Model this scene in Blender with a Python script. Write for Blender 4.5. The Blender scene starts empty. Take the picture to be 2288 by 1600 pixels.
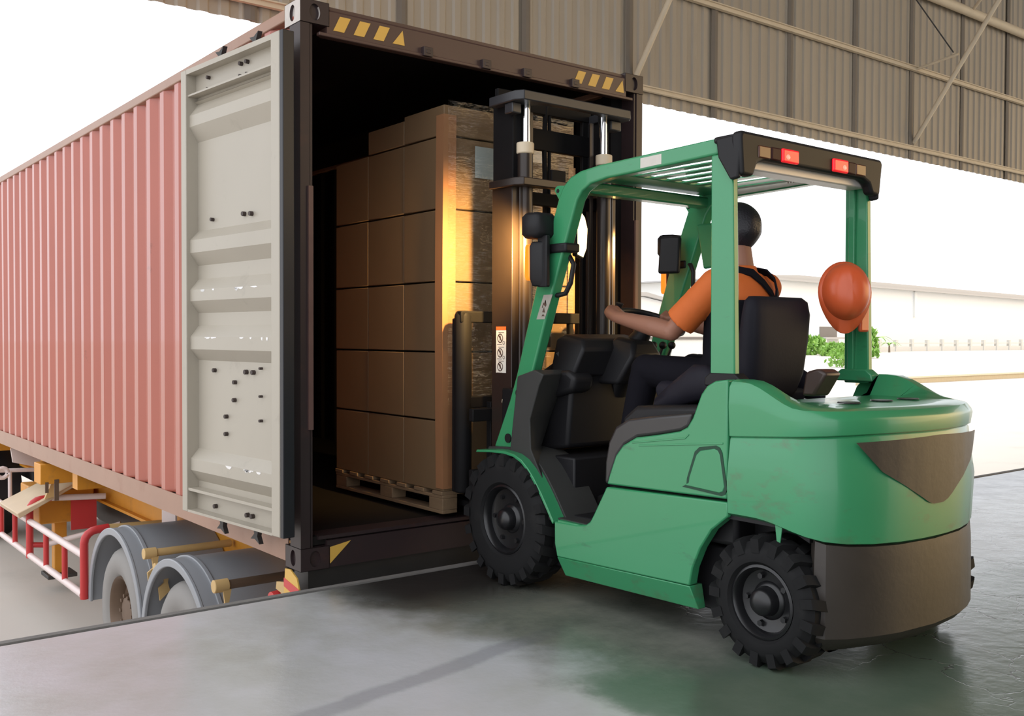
import bpy, bmesh, math, random
from mathutils import Vector, Matrix, Euler, Quaternion
random.seed(7)
S = bpy.context.scene
COL = S.collection
PI = math.pi

# ------------------------------------------------------------------ camera
cam_d = bpy.data.cameras.new('camera')
cam_d.sensor_width = 36.0
cam_d.lens = 34.853
cam_d.clip_start = 0.05
cam_d.clip_end = 900
cam = bpy.data.objects.new('camera', cam_d)
COL.objects.link(cam)
YAW, PIT, ROL = 0.6658147518, -0.0219267339, 0.0034051874
d_ = Vector((math.sin(YAW)*math.cos(PIT), math.cos(YAW)*math.cos(PIT), math.sin(PIT)))
r_ = Vector((math.cos(YAW), -math.sin(YAW), 0.0))
u_ = r_.cross(d_)
r2 = r_*math.cos(ROL) + u_*math.sin(ROL)
u2 = -r_*math.sin(ROL) + u_*math.cos(ROL)
M = Matrix(((r2.x, u2.x, -d_.x, -2.25685), (r2.y, u2.y, -d_.y, -4.60586), (r2.z, u2.z, -d_.z, 1.26078), (0, 0, 0, 1)))
cam.matrix_world = M
S.camera = cam

# ------------------------------------------------------------------ exposure, sky, sun
S.view_settings.view_transform = 'Standard'
S.view_settings.look = 'None'
S.view_settings.gamma = 1.0
S.view_settings.use_curve_mapping = False
S.view_settings.exposure = -0.15

world = bpy.data.worlds.new('sky')
S.world = world
world.use_nodes = True
wn = world.node_tree
wn.nodes.clear()
w_out = wn.nodes.new('ShaderNodeOutputWorld')
w_bg = wn.nodes.new('ShaderNodeBackground')
w_bg.inputs['Strength'].default_value = 1.0
w_tc = wn.nodes.new('ShaderNodeTexCoord')
def lobe(direction, lo, hi):
    dv = wn.nodes.new('ShaderNodeVectorMath'); dv.operation = 'DOT_PRODUCT'
    dv.inputs[1].default_value = Vector(direction).normalized()
    wn.links.new(w_tc.outputs['Generated'], dv.inputs[0])
    mr = wn.nodes.new('ShaderNodeMapRange'); mr.interpolation_type = 'SMOOTHSTEP'
    mr.inputs['From Min'].default_value = lo; mr.inputs['From Max'].default_value = hi
    wn.links.new(dv.outputs['Value'], mr.inputs['Value'])
    return mr.outputs['Result']
SKY = (1.95, 2.0, 2.1, 1)
GLOW = (5.0, 3.4, 1.6, 1)     # warm lobe added to the sky at right rear to tint the counterweight
mx = wn.nodes.new('ShaderNodeMix'); mx.data_type = 'RGBA'
mx.inputs['A'].default_value = SKY
mx.inputs['B'].default_value = GLOW
wn.links.new(lobe((0.82, -0.52, 0.20), 0.84, 1.0), mx.inputs['Factor'])
wn.links.new(mx.outputs['Result'], w_bg.inputs['Color'])
wn.links.new(w_bg.outputs['Background'], w_out.inputs['Surface'])

sun_d = bpy.data.lights.new('sun', 'SUN')
sun_d.energy = 2.6
sun_d.angle = math.radians(9)
sun_d.color = (1.0, 0.95, 0.86)
sun = bpy.data.objects.new('sun', sun_d)
COL.objects.link(sun)
sun.location = (40, 40, 60)
sun.rotation_euler = Vector((-0.55, -0.42, -1.0)).to_track_quat('-Z', 'Y').to_euler()

# ------------------------------------------------------------------ materials
def srgb(r, g, b):
    f = lambda c: (c/255/12.92) if c/255 <= 0.04045 else ((c/255+0.055)/1.055)**2.4
    return (f(r), f(g), f(b), 1)
MATS = {}
def mat(name, col, rough=0.5, metal=0.0, var=0.12, scale=6.0, bump=0.0, bscale=40.0, spec=0.5, coat=0.0,
        dirt=None, dirt_amt=0.0, dirt_scale=3.0, dirt_lo=0.55, dirt_hi=0.75, emit=None, emit_s=0.0, trans=0.0, stretch=(1, 1, 1)):
    m = bpy.data.materials.new(name); m.use_nodes = True
    nt = m.node_tree; b = nt.nodes['Principled BSDF']
    N = nt.nodes.new; L = nt.links.new
    tc = N('ShaderNodeTexCoord'); mp = N('ShaderNodeMapping'); mp.inputs['Scale'].default_value = stretch
    L(tc.outputs['Object'], mp.inputs['Vector'])
    no = N('ShaderNodeTexNoise'); no.inputs['Scale'].default_value = scale; no.inputs['Detail'].default_value = 5
    L(mp.outputs['Vector'], no.inputs['Vector'])
    mixn = N('ShaderNodeMix'); mixn.data_type = 'RGBA'
    c = col
    mixn.inputs['A'].default_value = (c[0]*(1-var), c[1]*(1-var), c[2]*(1-var), 1)
    mixn.inputs['B'].default_value = (min(1, c[0]*(1+var)), min(1, c[1]*(1+var)), min(1, c[2]*(1+var)), 1)
    L(no.outputs['Fac'], mixn.inputs['Factor'])
    out = mixn.outputs['Result']
    if dirt is not None:
        n2 = N('ShaderNodeTexNoise'); n2.inputs['Scale'].default_value = dirt_scale; n2.inputs['Detail'].default_value = 9
        n2.inputs['Roughness'].default_value = 0.7
        L(mp.outputs['Vector'], n2.inputs['Vector'])
        mr = N('ShaderNodeMapRange'); mr.inputs['From Min'].default_value = dirt_lo; mr.inputs['From Max'].default_value = dirt_hi
        mr.inputs['To Max'].default_value = dirt_amt
        L(n2.outputs['Fac'], mr.inputs['Value'])
        m2 = N('ShaderNodeMix'); m2.data_type = 'RGBA'
        L(mr.outputs['Result'], m2.inputs['Factor']); L(out, m2.inputs['A']); m2.inputs['B'].default_value = dirt
        out = m2.outputs['Result']
    L(out, b.inputs['Base Color'])
    b.inputs['Roughness'].default_value = rough
    b.inputs['Metallic'].default_value = metal
    b.inputs['Specular IOR Level'].default_value = spec
    b.inputs['Coat Weight'].default_value = coat
    if bump > 0:
        n3 = N('ShaderNodeTexNoise'); n3.inputs['Scale'].default_value = bscale; n3.inputs['Detail'].default_value = 4
        L(mp.outputs['Vector'], n3.inputs['Vector'])
        bp = N('ShaderNodeBump'); bp.inputs['Strength'].default_value = bump; bp.inputs['Distance'].default_value = 0.01
        L(n3.outputs['Fac'], bp.inputs['Height']); L(bp.outputs['Normal'], b.inputs['Normal'])
    if emit is not None:
        b.inputs['Emission Color'].default_value = emit; b.inputs['Emission Strength'].default_value = emit_s
    if trans > 0:
        b.inputs['Transmission Weight'].default_value = trans
    MATS[name] = m
    return m

GREEN = mat('green_paint', (0.040, 0.265, 0.112, 1), 0.28, var=0.05, scale=2.0, coat=0.3, dirt=(0.035, 0.12, 0.06, 1), dirt_amt=0.7, dirt_scale=5.0, dirt_lo=0.62, dirt_hi=0.72, stretch=(1, 0.6, 2.5))
GREENW = mat('worn_green_paint', (0.040, 0.262, 0.112, 1), 0.30, var=0.06, scale=2.0, coat=0.3, dirt=(0.10, 0.10, 0.055, 1), dirt_amt=0.75, dirt_scale=5.0, dirt_lo=0.54, dirt_hi=0.72, stretch=(0.8, 0.8, 1.6))
BLACKP = mat('black_plastic', (0.012, 0.0115, 0.013, 1), 0.5, spec=0.3, var=0.2, scale=4)
GREYP = mat('dark_grey_plastic', (0.034, 0.031, 0.031, 1), 0.32, var=0.15, scale=4)
COWL = mat('grey_cowl_plastic', (0.040, 0.040, 0.038, 1), 0.6, spec=0.3, var=0.2, scale=5)
CASTB = mat('black_cast_iron', (0.038, 0.031, 0.026, 1), 0.42, var=0.3, scale=5, bump=0.08, bscale=30)
RUBBER = mat('tyre_rubber', (0.009, 0.009, 0.0095, 1), 0.75, spec=0.25, var=0.25, scale=9, dirt=(0.035, 0.033, 0.03, 1), dirt_amt=0.3, dirt_scale=7)
RIMB = mat('black_rim_paint', (0.010, 0.010, 0.011, 1), 0.28, var=0.1)
CHROME = mat('chromed_steel', (0.75, 0.75, 0.76, 1), 0.12, 1.0, var=0.03)
MASTM = mat('mast_steel', (0.030, 0.021, 0.017, 1), 0.34, 0.2, var=0.2, scale=5)
MASTB = mat('black_mast_steel', (0.009, 0.0085, 0.009, 1), 0.6, 0.0, spec=0.12, var=0.2)
GREYM = mat('grey_tie_beam_paint', (0.034, 0.034, 0.038, 1), 0.4, 0.1, var=0.2)
SEATF = mat('seat_vinyl', (0.014, 0.013, 0.020, 1), 0.6, spec=0.2, var=0.15, bump=0.05, bscale=80)
LAMPA = mat('amber_lens', (0.9, 0.16, 0.01, 1), 0.2, var=0.05, emit=(1, 0.24, 0.02, 1), emit_s=1.2)
LAMPR = mat('red_lens', (0.75, 0.01, 0.02, 1), 0.15, var=0.05, emit=(1, 0.02, 0.03, 1), emit_s=0.55)
LAMPRH = mat('lit_bulb_lens', (1.0, 0.15, 0.1, 1), 0.15, var=0.05, emit=(1, 0.18, 0.13, 1), emit_s=2.2)
LAMPD = mat('unlit_smoked_lens', (0.045, 0.015, 0.013, 1), 0.45, spec=0.15, var=0.1)
HEADL = mat('headlamp_glass', (1, 0.85, 0.5, 1), 0.1, var=0.02, emit=(1, 0.72, 0.30, 1), emit_s=9)
MIRR = mat('mirror_glass', (0.86, 0.88, 0.9, 1), 0.03, 1.0, var=0.01)
WHITEM = mat('pale_grey_metal', (0.62, 0.58, 0.55, 1), 0.35, 0.1, var=0.06)
LABELW = mat('white_label', (0.80, 0.75, 0.66, 1), 0.5, var=0.04)
LABELO = mat('orange_label', (0.75, 0.14, 0.03, 1), 0.5, var=0.04)
INK = mat('dark_label_ink', (0.09, 0.05, 0.035, 1), 0.6, var=0.05)
TAPE = mat('faded_sticker', (0.36, 0.34, 0.29, 1), 0.5, var=0.15, scale=20)
TAPEW = mat('pale_tape', (0.62, 0.58, 0.52, 1), 0.5, var=0.12, scale=20)

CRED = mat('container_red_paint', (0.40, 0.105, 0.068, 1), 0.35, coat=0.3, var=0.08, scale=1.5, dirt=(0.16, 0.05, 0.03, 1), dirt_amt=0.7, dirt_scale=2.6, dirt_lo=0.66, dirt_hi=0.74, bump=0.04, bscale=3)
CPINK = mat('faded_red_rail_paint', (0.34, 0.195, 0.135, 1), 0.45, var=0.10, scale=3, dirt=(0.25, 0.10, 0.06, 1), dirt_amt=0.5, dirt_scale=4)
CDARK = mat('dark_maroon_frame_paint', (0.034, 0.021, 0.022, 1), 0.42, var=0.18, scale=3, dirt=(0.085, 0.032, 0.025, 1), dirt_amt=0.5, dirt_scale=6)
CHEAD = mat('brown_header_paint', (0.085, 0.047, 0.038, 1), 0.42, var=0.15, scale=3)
CDOOR = mat('beige_door_paint', (0.40, 0.36, 0.295, 1), 0.42, var=0.06, scale=2, dirt=(0.24, 0.205, 0.165, 1), dirt_amt=0.5, dirt_scale=5, dirt_lo=0.60, dirt_hi=0.8)
CCAST = mat('galvanised_casting_paint', (0.55, 0.50, 0.46, 1), 0.45, var=0.15, scale=20)
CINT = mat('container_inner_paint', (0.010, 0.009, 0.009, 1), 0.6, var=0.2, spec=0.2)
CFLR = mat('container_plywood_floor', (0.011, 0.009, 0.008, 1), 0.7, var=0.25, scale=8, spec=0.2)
GASK = mat('black_rubber_gasket', (0.018, 0.018, 0.022, 1), 0.45, var=0.15)
HOLE = mat('dark_hole_paint', (0.012, 0.010, 0.010, 1), 0.8, var=0.1)
HAZ = mat('hazard_yellow_tape', (0.70, 0.42, 0.085, 1), 0.4, var=0.06)
RUSTB = mat('rusty_bolt_steel', (0.045, 0.030, 0.026, 1), 0.6, var=0.3)
SCUFF = mat('bare_scuffed_metal', (0.78, 0.76, 0.75, 1), 0.35, 0.2, var=0.1)

TYEL = mat('yellow_trailer_paint', (0.66, 0.28, 0.025, 1), 0.45, var=0.12, scale=4, dirt=(0.25, 0.13, 0.05, 1), dirt_amt=0.5, dirt_scale=5)
TYELP = mat('dusty_yellow_paint', (0.60, 0.40, 0.17, 1), 0.55, var=0.10, scale=5)
FENDM = mat('grey_mudguard_plastic', (0.30, 0.31, 0.33, 1), 0.42, var=0.05, scale=3)
TTYRE = mat('dusty_tyre_rubber', (0.27, 0.255, 0.24, 1), 0.75, var=0.12, scale=4)
TRIM_ = mat('dusty_bronze_rim', (0.16, 0.105, 0.07, 1), 0.5, 0.3, var=0.2)
RAILW = mat('white_guard_paint', (0.72, 0.60, 0.57, 1), 0.4, var=0.05)
RAILR = mat('red_guard_paint', (0.52, 0.035, 0.035, 1), 0.4, var=0.08)
TDARK = mat('dark_chassis_steel', (0.045, 0.042, 0.040, 1), 0.6, var=0.3)
BEIGE = mat('beige_painted_steel', (0.60, 0.46, 0.30, 1), 0.5, var=0.1)
REFL = mat('red_reflective_tape', (0.60, 0.05, 0.05, 1), 0.3, var=0.05)

CARD = mat('corrugated_cardboard', (0.155, 0.098, 0.05, 1), 0.6, var=0.08, scale=3, bump=0.05, bscale=14, spec=0.35)
CARDE = mat('kraft_edge_board', (0.27, 0.13, 0.06, 1), 0.5, var=0.10, scale=5)
WOOD = mat('pallet_wood', (0.17, 0.11, 0.06, 1), 0.7, var=0.2, scale=6, stretch=(6, 1, 6))
PAPER = mat('blue_grey_paper', (0.30, 0.34, 0.32, 1), 0.6, var=0.06)
BPAPER = mat('white_paper_tape', (0.62, 0.55, 0.45, 1), 0.5, var=0.06)

SKIN = mat('skin', (0.30, 0.135, 0.085, 1), 0.5, var=0.08, scale=10)
HAIR = mat('black_hair', (0.016, 0.014, 0.020, 1), 0.38, var=0.3, scale=60, bump=0.3, bscale=120)
SHIRT = mat('orange_cotton', (0.62, 0.135, 0.022, 1), 0.75, var=0.08, scale=8, bump=0.15, bscale=18)
OVER = mat('navy_overall_cloth', (0.006, 0.0055, 0.009, 1), 0.85, spec=0.15, var=0.15, scale=10, bump=0.15, bscale=18)
SHOE = mat('black_leather', (0.02, 0.018, 0.018, 1), 0.4, var=0.1)
HATM = mat('orange_hard_hat_plastic', (0.66, 0.11, 0.035, 1), 0.32, var=0.04)

GIRT = mat('dusty_cream_steel', (0.66, 0.55, 0.40, 1), 0.6, var=0.12, scale=4)
WALLW = mat('white_wall_cladding', (0.80, 0.80, 0.78, 1), 0.7, var=0.03)
ROOFG = mat('grey_roof_sheet', (0.42, 0.41, 0.40, 1), 0.6, var=0.06)
DARKW = mat('dark_window_band', (0.12, 0.12, 0.13, 1), 0.4, var=0.1)
FENCE = mat('pale_concrete_fence', (0.62, 0.60, 0.55, 1), 0.8, var=0.06)
LEAF = mat('sunlit_leaves', (0.22, 0.42, 0.07, 1), 0.6, var=0.4, scale=3)
BARK = mat('grey_bark', (0.20, 0.15, 0.10, 1), 0.8, var=0.2)
STEELR = mat('galvanised_strip', (0.45, 0.45, 0.45, 1), 0.4, 0.6, var=0.15)

# ------------------------------------------------------------------ mesh helpers
class MB:
    def __init__(s): s.v = []; s.f = []
    def add(s, vs, fs):
        o = len(s.v); s.v += [tuple(v) for v in vs]; s.f += [tuple(i+o for i in f) for f in fs]; return s
    def box(s, a, b, rot=None, piv=None):
        (x0, y0, z0), (x1, y1, z1) = a, b
        vs = [Vector(p) for p in ((x0, y0, z0), (x1, y0, z0), (x1, y1, z0), (x0, y1, z0), (x0, y0, z1), (x1, y0, z1), (x1, y1, z1), (x0, y1, z1))]
        if rot is not None:
            c = Vector(piv) if piv is not None else (Vector(a)+Vector(b))/2
            R = Euler(rot).to_matrix(); vs = [c + R @ (v-c) for v in vs]
        return s.add(vs, [(0, 3, 2, 1), (4, 5, 6, 7), (0, 1, 5, 4), (1, 2, 6, 5), (2, 3, 7, 6), (3, 0, 4, 7)])
    def prism(s, poly, axis, a, b):
        # poly: 2D points; axis 'x': (y,z), 'y': (x,z), 'z': (x,y)
        n = len(poly)
        def P(p, t):
            return (t, p[0], p[1]) if axis == 'x' else ((p[0], t, p[1]) if axis == 'y' else (p[0], p[1], t))
        vs = [P(p, a) for p in poly] + [P(p, b) for p in poly]
        fs = [tuple(range(n)), tuple(range(2*n-1, n-1, -1))] + [(i, (i+1) % n, n+(i+1) % n, n+i) for i in range(n)]
        return s.add(vs, fs)
    def loft(s, rings, closed=True, cap=True):
        n = len(rings[0]); o = []
        vs = [p for r in rings for p in r]; fs = []
        for k in range(len(rings)-1):
            for i in range(n if closed else n-1):
                j = (i+1) % n
                fs.append((k*n+i, k*n+j, (k+1)*n+j, (k+1)*n+i))
        if cap and closed:
            fs.append(tuple(range(n-1, -1, -1))); fs.append(tuple((len(rings)-1)*n+i for i in range(n)))
        return s.add(vs, fs)
    def tube(s, path, r, n=10, cap=True, flat=None):
        pts = [Vector(p) for p in path]; rings = []
        rs = r if isinstance(r, (list, tuple)) else [r]*len(pts)
        t0 = (pts[1]-pts[0]).normalized()
        up = Vector((0, 0, 1)) if abs(t0.z) < 0.9 else Vector((1, 0, 0))
        nrm = (up - t0*up.dot(t0)).normalized()
        for i, p in enumerate(pts):
            if i == 0: t = pts[1]-pts[0]
            elif i == len(pts)-1: t = pts[-1]-pts[-2]
            else: t = (pts[i+1]-pts[i]).normalized() + (pts[i]-pts[i-1]).normalized()
            t = t.normalized()
            nrm = (nrm - t*nrm.dot(t)).normalized(); bn = t.cross(nrm)
            rings.append([p + (nrm*math.cos(2*PI*k/n) + bn*math.sin(2*PI*k/n))*rs[i] for k in range(n)])
        return s.loft(rings, True, cap)
    def cyl(s, p0, p1, r, n=16, r1=None):
        return s.tube([p0, p1], [r, r if r1 is None else r1], n)
    def lathe(s, prof, c, axis='x', n=32, a0=0.0, a1=2*PI):
        # prof: (along axis, radius)
        full = abs(a1-a0-2*PI) < 1e-6
        m = n if full else n+1; rings = []
        for (t, r) in prof:
            ring = []
            for k in range(m):
                a = a0+(a1-a0)*k/n
                q = (r*math.cos(a), r*math.sin(a))
                if axis == 'x': ring.append((c[0]+t, c[1]+q[0], c[2]+q[1]))
                elif axis == 'y': ring.append((c[0]+q[0], c[1]+t, c[2]+q[1]))
                else: ring.append((c[0]+q[0], c[1]+q[1], c[2]+t))
            rings.append(ring)
        return s.loft(rings, full, False)
    def sphere(s, c, r, n=20, m=12, fn=None):
        rx, ry, rz = (r, r, r) if not isinstance(r, (list, tuple)) else r
        vs = []; fs = []
        for i in range(m+1):
            th = PI*i/m
            for k in range(n):
                a = 2*PI*k/n
                p = Vector((math.sin(th)*math.cos(a), math.sin(th)*math.sin(a), math.cos(th)))
                if fn: p = fn(p)
                vs.append((c[0]+rx*p.x, c[1]+ry*p.y, c[2]+rz*p.z))
        for i in range(m):
            for k in range(n):
                j = (k+1) % n
                fs.append((i*n+k, (i+1)*n+k, (i+1)*n+j, i*n+j))
        return s.add(vs, fs)
    def xform(s, Mx):
        s.v = [tuple(Mx @ Vector(v)) for v in s.v]; return s

def make(name, mb, m, parent=None, bevel=0.0, seg=2, smooth=True, ang=38, origin=None, weld=True, label=None, kind=None):
    base = Vector(parent['_base']) if parent is not None and '_base' in parent else (Vector(origin) if origin else Vector((0, 0, 0)))
    me = bpy.data.meshes.new(name)
    me.from_pydata([tuple(Vector(v)-base) for v in mb.v], [], mb.f)
    bm = bmesh.new(); bm.from_mesh(me)
    if weld: bmesh.ops.remove_doubles(bm, verts=bm.verts, dist=0.00005)
    bmesh.ops.recalc_face_normals(bm, faces=bm.faces)
    bm.to_mesh(me); bm.free()
    if smooth:
        for p in me.polygons: p.use_smooth = True
        me.set_sharp_from_angle(angle=math.radians(ang))
    ms = m if isinstance(m, (list, tuple)) else [m]
    for q in ms: me.materials.append(q)
    o = bpy.data.objects.new(name, me); COL.objects.link(o)
    if parent is not None:
        o.parent = parent; o['_base'] = tuple(base)
    else:
        o.location = base; o['_base'] = tuple(base)
    if bevel > 0:
        b = o.modifiers.new('bevel', 'BEVEL'); b.width = bevel; b.segments = seg; b.limit_method = 'ANGLE'; b.angle_limit = math.radians(35)
        if smooth: b.harden_normals = False
    if label: o['label'] = label
    if kind: o['kind'] = kind
    return o

def thing(name, loc, label, cat, group=None):
    o = bpy.data.objects.new(name, None); COL.objects.link(o)
    o.location = loc; o['_base'] = tuple(loc); o.empty_display_size = 0.2
    o['label'] = label; o['category'] = cat
    if group: o['group'] = group
    return o
def tag(o, label, cat, group=None):
    o['label'] = label; o['category'] = cat
    if group: o['group'] = group
    return o
def struct(name, mb, m, **k):
    o = make(name, mb, m, **k); o['kind'] = 'structure'; return o
def arc(c, r, a0, a1, n):
    return [(c[0]+r*math.cos(a0+(a1-a0)*i/n), c[1]+r*math.sin(a0+(a1-a0)*i/n)) for i in range(n+1)]
def lerp(a, b, t): return a+(b-a)*t
HEAD_W = 340.0

# ------------------------------------------------------------------ setting
def floor_material():
    m = bpy.data.materials.new('dock_concrete'); m.use_nodes = True
    nt = m.node_tree; N = nt.nodes.new; L = nt.links.new; b = nt.nodes['Principled BSDF']
    tc = N('ShaderNodeTexCoord'); sx = N('ShaderNodeSeparateXYZ'); L(tc.outputs['Object'], sx.inputs[0])
    def noise(sc, det=6, rough=0.6):
        n = N('ShaderNodeTexNoise'); n.inputs['Scale'].default_value = sc; n.inputs['Detail'].default_value = det; n.inputs['Roughness'].default_value = rough
        L(tc.outputs['Object'], n.inputs['Vector']); return n.outputs['Fac']
    def math_(op, a, bb, clamp=False):
        q = N('ShaderNodeMath'); q.operation = op; q.use_clamp = clamp
        for i, v in enumerate((a, bb)):
            if v is None: continue
            if isinstance(v, (int, float)): q.inputs[i].default_value = v
            else: L(v, q.inputs[i])
        return q.outputs[0]
    def mr(v, a, bb, c=0.0, d=1.0, smooth=True):
        q = N('ShaderNodeMapRange'); q.interpolation_type = 'SMOOTHSTEP' if smooth else 'LINEAR'
        L(v, q.inputs['Value'])
        for k, x in (('From Min', a), ('From Max', bb), ('To Min', c), ('To Max', d)): q.inputs[k].default_value = x
        return q.outputs['Result']
    def mix(f, a, bb):
        q = N('ShaderNodeMix'); q.data_type = 'RGBA'
        if isinstance(f, (int, float)): q.inputs['Factor'].default_value = f
        else: L(f, q.inputs['Factor'])
        for k, v in (('A', a), ('B', bb)):
            if isinstance(v, tuple): q.inputs[k].default_value = v
            else: L(v, q.inputs[k])
        return q.outputs['Result']
    n1 = noise(0.9, 8, 0.62); n2 = noise(3.5, 8, 0.7); n3 = noise(0.35, 3)
    base = mix(mr(n1, 0.35, 0.65), (0.56, 0.56, 0.59, 1), (0.47, 0.47, 0.455, 1))
    # dusty pale half against oily green-grey half, ragged border
    edge = math_('ADD', sx.outputs['X'], math_('MULTIPLY', math_('SUBTRACT', n1, 0.5), 1.1))
    dirty = mr(edge, 0.0, 0.42)
    base = mix(dirty, base, mix(mr(n2, 0.3, 0.7), (0.135, 0.15, 0.125, 1), (0.21, 0.215, 0.185, 1)))
    # remains of green floor paint nearer the camera
    py = math_('ADD', math_('MULTIPLY', sx.outputs['Y'], -1.0), math_('MULTIPLY', math_('SUBTRACT', n1, 0.5), 1.4))
    gp = math_('MULTIPLY', mr(py, 1.75, 2.25), mr(edge, 0.05, 0.25))
    base = mix(math_('MULTIPLY', gp, 0.75), base, (0.085, 0.135, 0.095, 1))
    # greenish-yellow worn band in front of the lorry
    gy = math_('MULTIPLY', mr(math_('ABSOLUTE', math_('ADD', sx.outputs['Y'], 0.85), None), 0.75, 0.15), mr(n2, 0.30, 0.75))
    base = mix(math_('MULTIPLY', gy, 0.30), base, (0.27, 0.265, 0.19, 1))
    # dark wet tyre streak (-0.76,-1.64) -> (0.25,-1.44)
    dline = math_('ADD', math_('ADD', sx.outputs['Y'], 1.492), math_('MULTIPLY', sx.outputs['X'], -0.192))
    dline = math_('ADD', dline, math_('MULTIPLY', math_('SUBTRACT', n2, 0.5), 0.10))
    st = math_('MULTIPLY', mr(math_('ABSOLUTE', dline, None), 0.075, 0.03), mr(sx.outputs['X'], -1.3, -0.5))
    st = math_('MULTIPLY', st, mr(sx.outputs['X'], 0.6, 0.25))
    base = mix(math_('MULTIPLY', st, 0.38), base, (0.15, 0.15, 0.175, 1))
    # black tyre rubber ground into the floor, with shade painted in, where forklifts enter
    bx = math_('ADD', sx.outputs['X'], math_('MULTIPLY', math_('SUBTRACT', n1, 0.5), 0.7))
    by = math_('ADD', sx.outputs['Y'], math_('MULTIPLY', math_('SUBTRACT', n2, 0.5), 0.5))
    rubber_shade = math_('MULTIPLY', mr(bx, -0.15, 0.40), mr(by, -1.15, -0.5))
    base = mix(math_('MULTIPLY', rubber_shade, 0.93), base, (0.016, 0.014, 0.014, 1))
    # hair cracks on the right
    vo = N('ShaderNodeTexVoronoi'); vo.feature = 'DISTANCE_TO_EDGE'; vo.inputs['Scale'].default_value = 2.3
    wv = N('ShaderNodeVectorMath'); wv.operation = 'ADD'
    nv = N('ShaderNodeTexNoise'); nv.inputs['Scale'].default_value = 2.2; nv.inputs['Detail'].default_value = 5
    L(tc.outputs['Object'], nv.inputs['Vector']); 
    sc = N('ShaderNodeVectorMath'); sc.operation = 'SCALE'; sc.inputs['Scale'].default_value = 0.55
    L(nv.outputs['Color'], sc.inputs[0]); L(tc.outputs['Object'], wv.inputs[0]); L(sc.outputs[0], wv.inputs[1]); L(wv.outputs[0], vo.inputs['Vector'])
    cr = math_('MULTIPLY', mr(vo.outputs['Distance'], 0.010, 0.003), mr(sx.outputs['X'], 0.9, 1.6))
    cr = math_('MULTIPLY', cr, mr(n3, 0.30, 0.5))
    base = mix(math_('MULTIPLY', cr, 0.8), base, (0.05, 0.05, 0.05, 1))
    L(base, b.inputs['Base Color'])
    ro = math_('ADD', math_('MULTIPLY', n2, 0.22), 0.12); L(ro, b.inputs['Roughness'])
    b.inputs['Specular IOR Level'].default_value = 0.5
    bp = N('ShaderNodeBump'); bp.inputs['Strength'].default_value = 0.12; bp.inputs['Distance'].default_value = 0.02
    L(math_('SUBTRACT', noise(9, 6), math_('MULTIPLY', cr, 0.6)), bp.inputs['Height']); L(bp.outputs['Normal'], b.inputs['Normal'])
    return m
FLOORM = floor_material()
YARDM = mat('sunlit_yard_concrete', (0.52, 0.485, 0.44, 1), 0.8, var=0.10, scale=0.4, dirt=(0.36, 0.34, 0.31, 1), dirt_amt=0.6, dirt_scale=0.5)
CONC = mat('dock_edge_concrete', (0.19, 0.18, 0.17, 1), 0.8, var=0.3)
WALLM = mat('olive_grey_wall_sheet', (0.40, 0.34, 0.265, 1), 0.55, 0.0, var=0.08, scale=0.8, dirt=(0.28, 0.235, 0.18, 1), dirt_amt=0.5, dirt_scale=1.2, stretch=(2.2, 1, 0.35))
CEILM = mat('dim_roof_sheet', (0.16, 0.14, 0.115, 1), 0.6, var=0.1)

GZ = -1.36
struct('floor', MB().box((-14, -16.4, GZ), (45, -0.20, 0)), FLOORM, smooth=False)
struct('trim_dock_edge', MB().box((-14, -0.20, GZ), (45, -0.14, -0.012)).box((-14, -0.175, -0.05), (45, -0.135, 0.003)), CONC, smooth=False)
struct('ground', MB().box((-300, -0.2, GZ-0.5), (420, 420, GZ)), YARDM, smooth=False)
# corrugated wall hanging above the opening
def corrugated_x(x0, x1, z0, z1, y, pitch, depth, th=0.004):
    prof = []; x = x0
    while x < x1:
        prof += [(x, y), (x+pitch*0.40, y), (x+pitch*0.52, y-depth), (x+pitch*0.88, y-depth)]
        x += pitch
    back = [(p[0], p[1]+th) for p in reversed(prof)]
    return MB().prism(prof+back, 'z', z0, z1)
wallm = corrugated_x(-3, 44, 4.11, 9.2, 4.0, 0.1945, 0.020)
struct('wall_front', wallm, WALLM, smooth=False)
# sheet overlaps: the darker standing seams of the wall
k = 0
for x in (1.4, 3.0, 4.6, 6.2, 7.75, 9.35, 10.93, 12.5, 14.1, 15.7, 17.3):
    struct('trim_%d' % (k+1), MB().prism([(x, 3.97), (x+0.05, 3.955), (x+0.09, 3.955), (x+0.12, 3.97)], 'z', 4.112, 9.1), mat('wall_seam_%d' % k, (0.18, 0.15, 0.12, 1), 0.6, var=0.1) if k == 0 else MATS['wall_seam_0'], smooth=False); k += 1
def rail(z, h, d, y=3.95):
    global k
    k += 1
    struct('trim_%d' % k, MB().box((-3, y-d, z), (44, y, z+h)).box((-3, y-d, z+h-0.012), (44, y-d-0.03, z+h)), GIRT, smooth=False)
rail(4.245, 0.055, 0.05); rail(5.50, 0.06, 0.06)
k += 1
struct('trim_%d' % k, MB().tube([(-3, 3.86, 6.74), (44, 3.86, 6.74)], 0.075, 12), GIRT)
rail(8.0, 0.06, 0.06)
# knee braces from the wall rail up to the roof trusses
for x in (6.34, 12.62, 18.9):
    k += 1
    struct('trim_%d' % k, MB().tube([(x, 3.96, 4.37), (x, 1.15, 8.42)], 0.036, 10), GIRT)
# short struts between rail and knee brace
for x in (12.62, 18.9):
    k += 1
    struct('trim_%d' % k, MB().tube([(x-0.03, 3.90, 5.53), (x-0.03, 3.22, 5.62)], 0.022, 8), GIRT)
    k += 1
    struct('trim_%d' % k, MB().tube([(x-0.35, 3.86, 6.70), (x-0.03, 3.30, 5.66)], 0.010, 6), TDARK)
    k += 1
    struct('trim_%d' % k, MB().tube([(x+1.6, 3.88, 6.74), (x, 1.7, 7.62)], 0.024, 8), GIRT)
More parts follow.
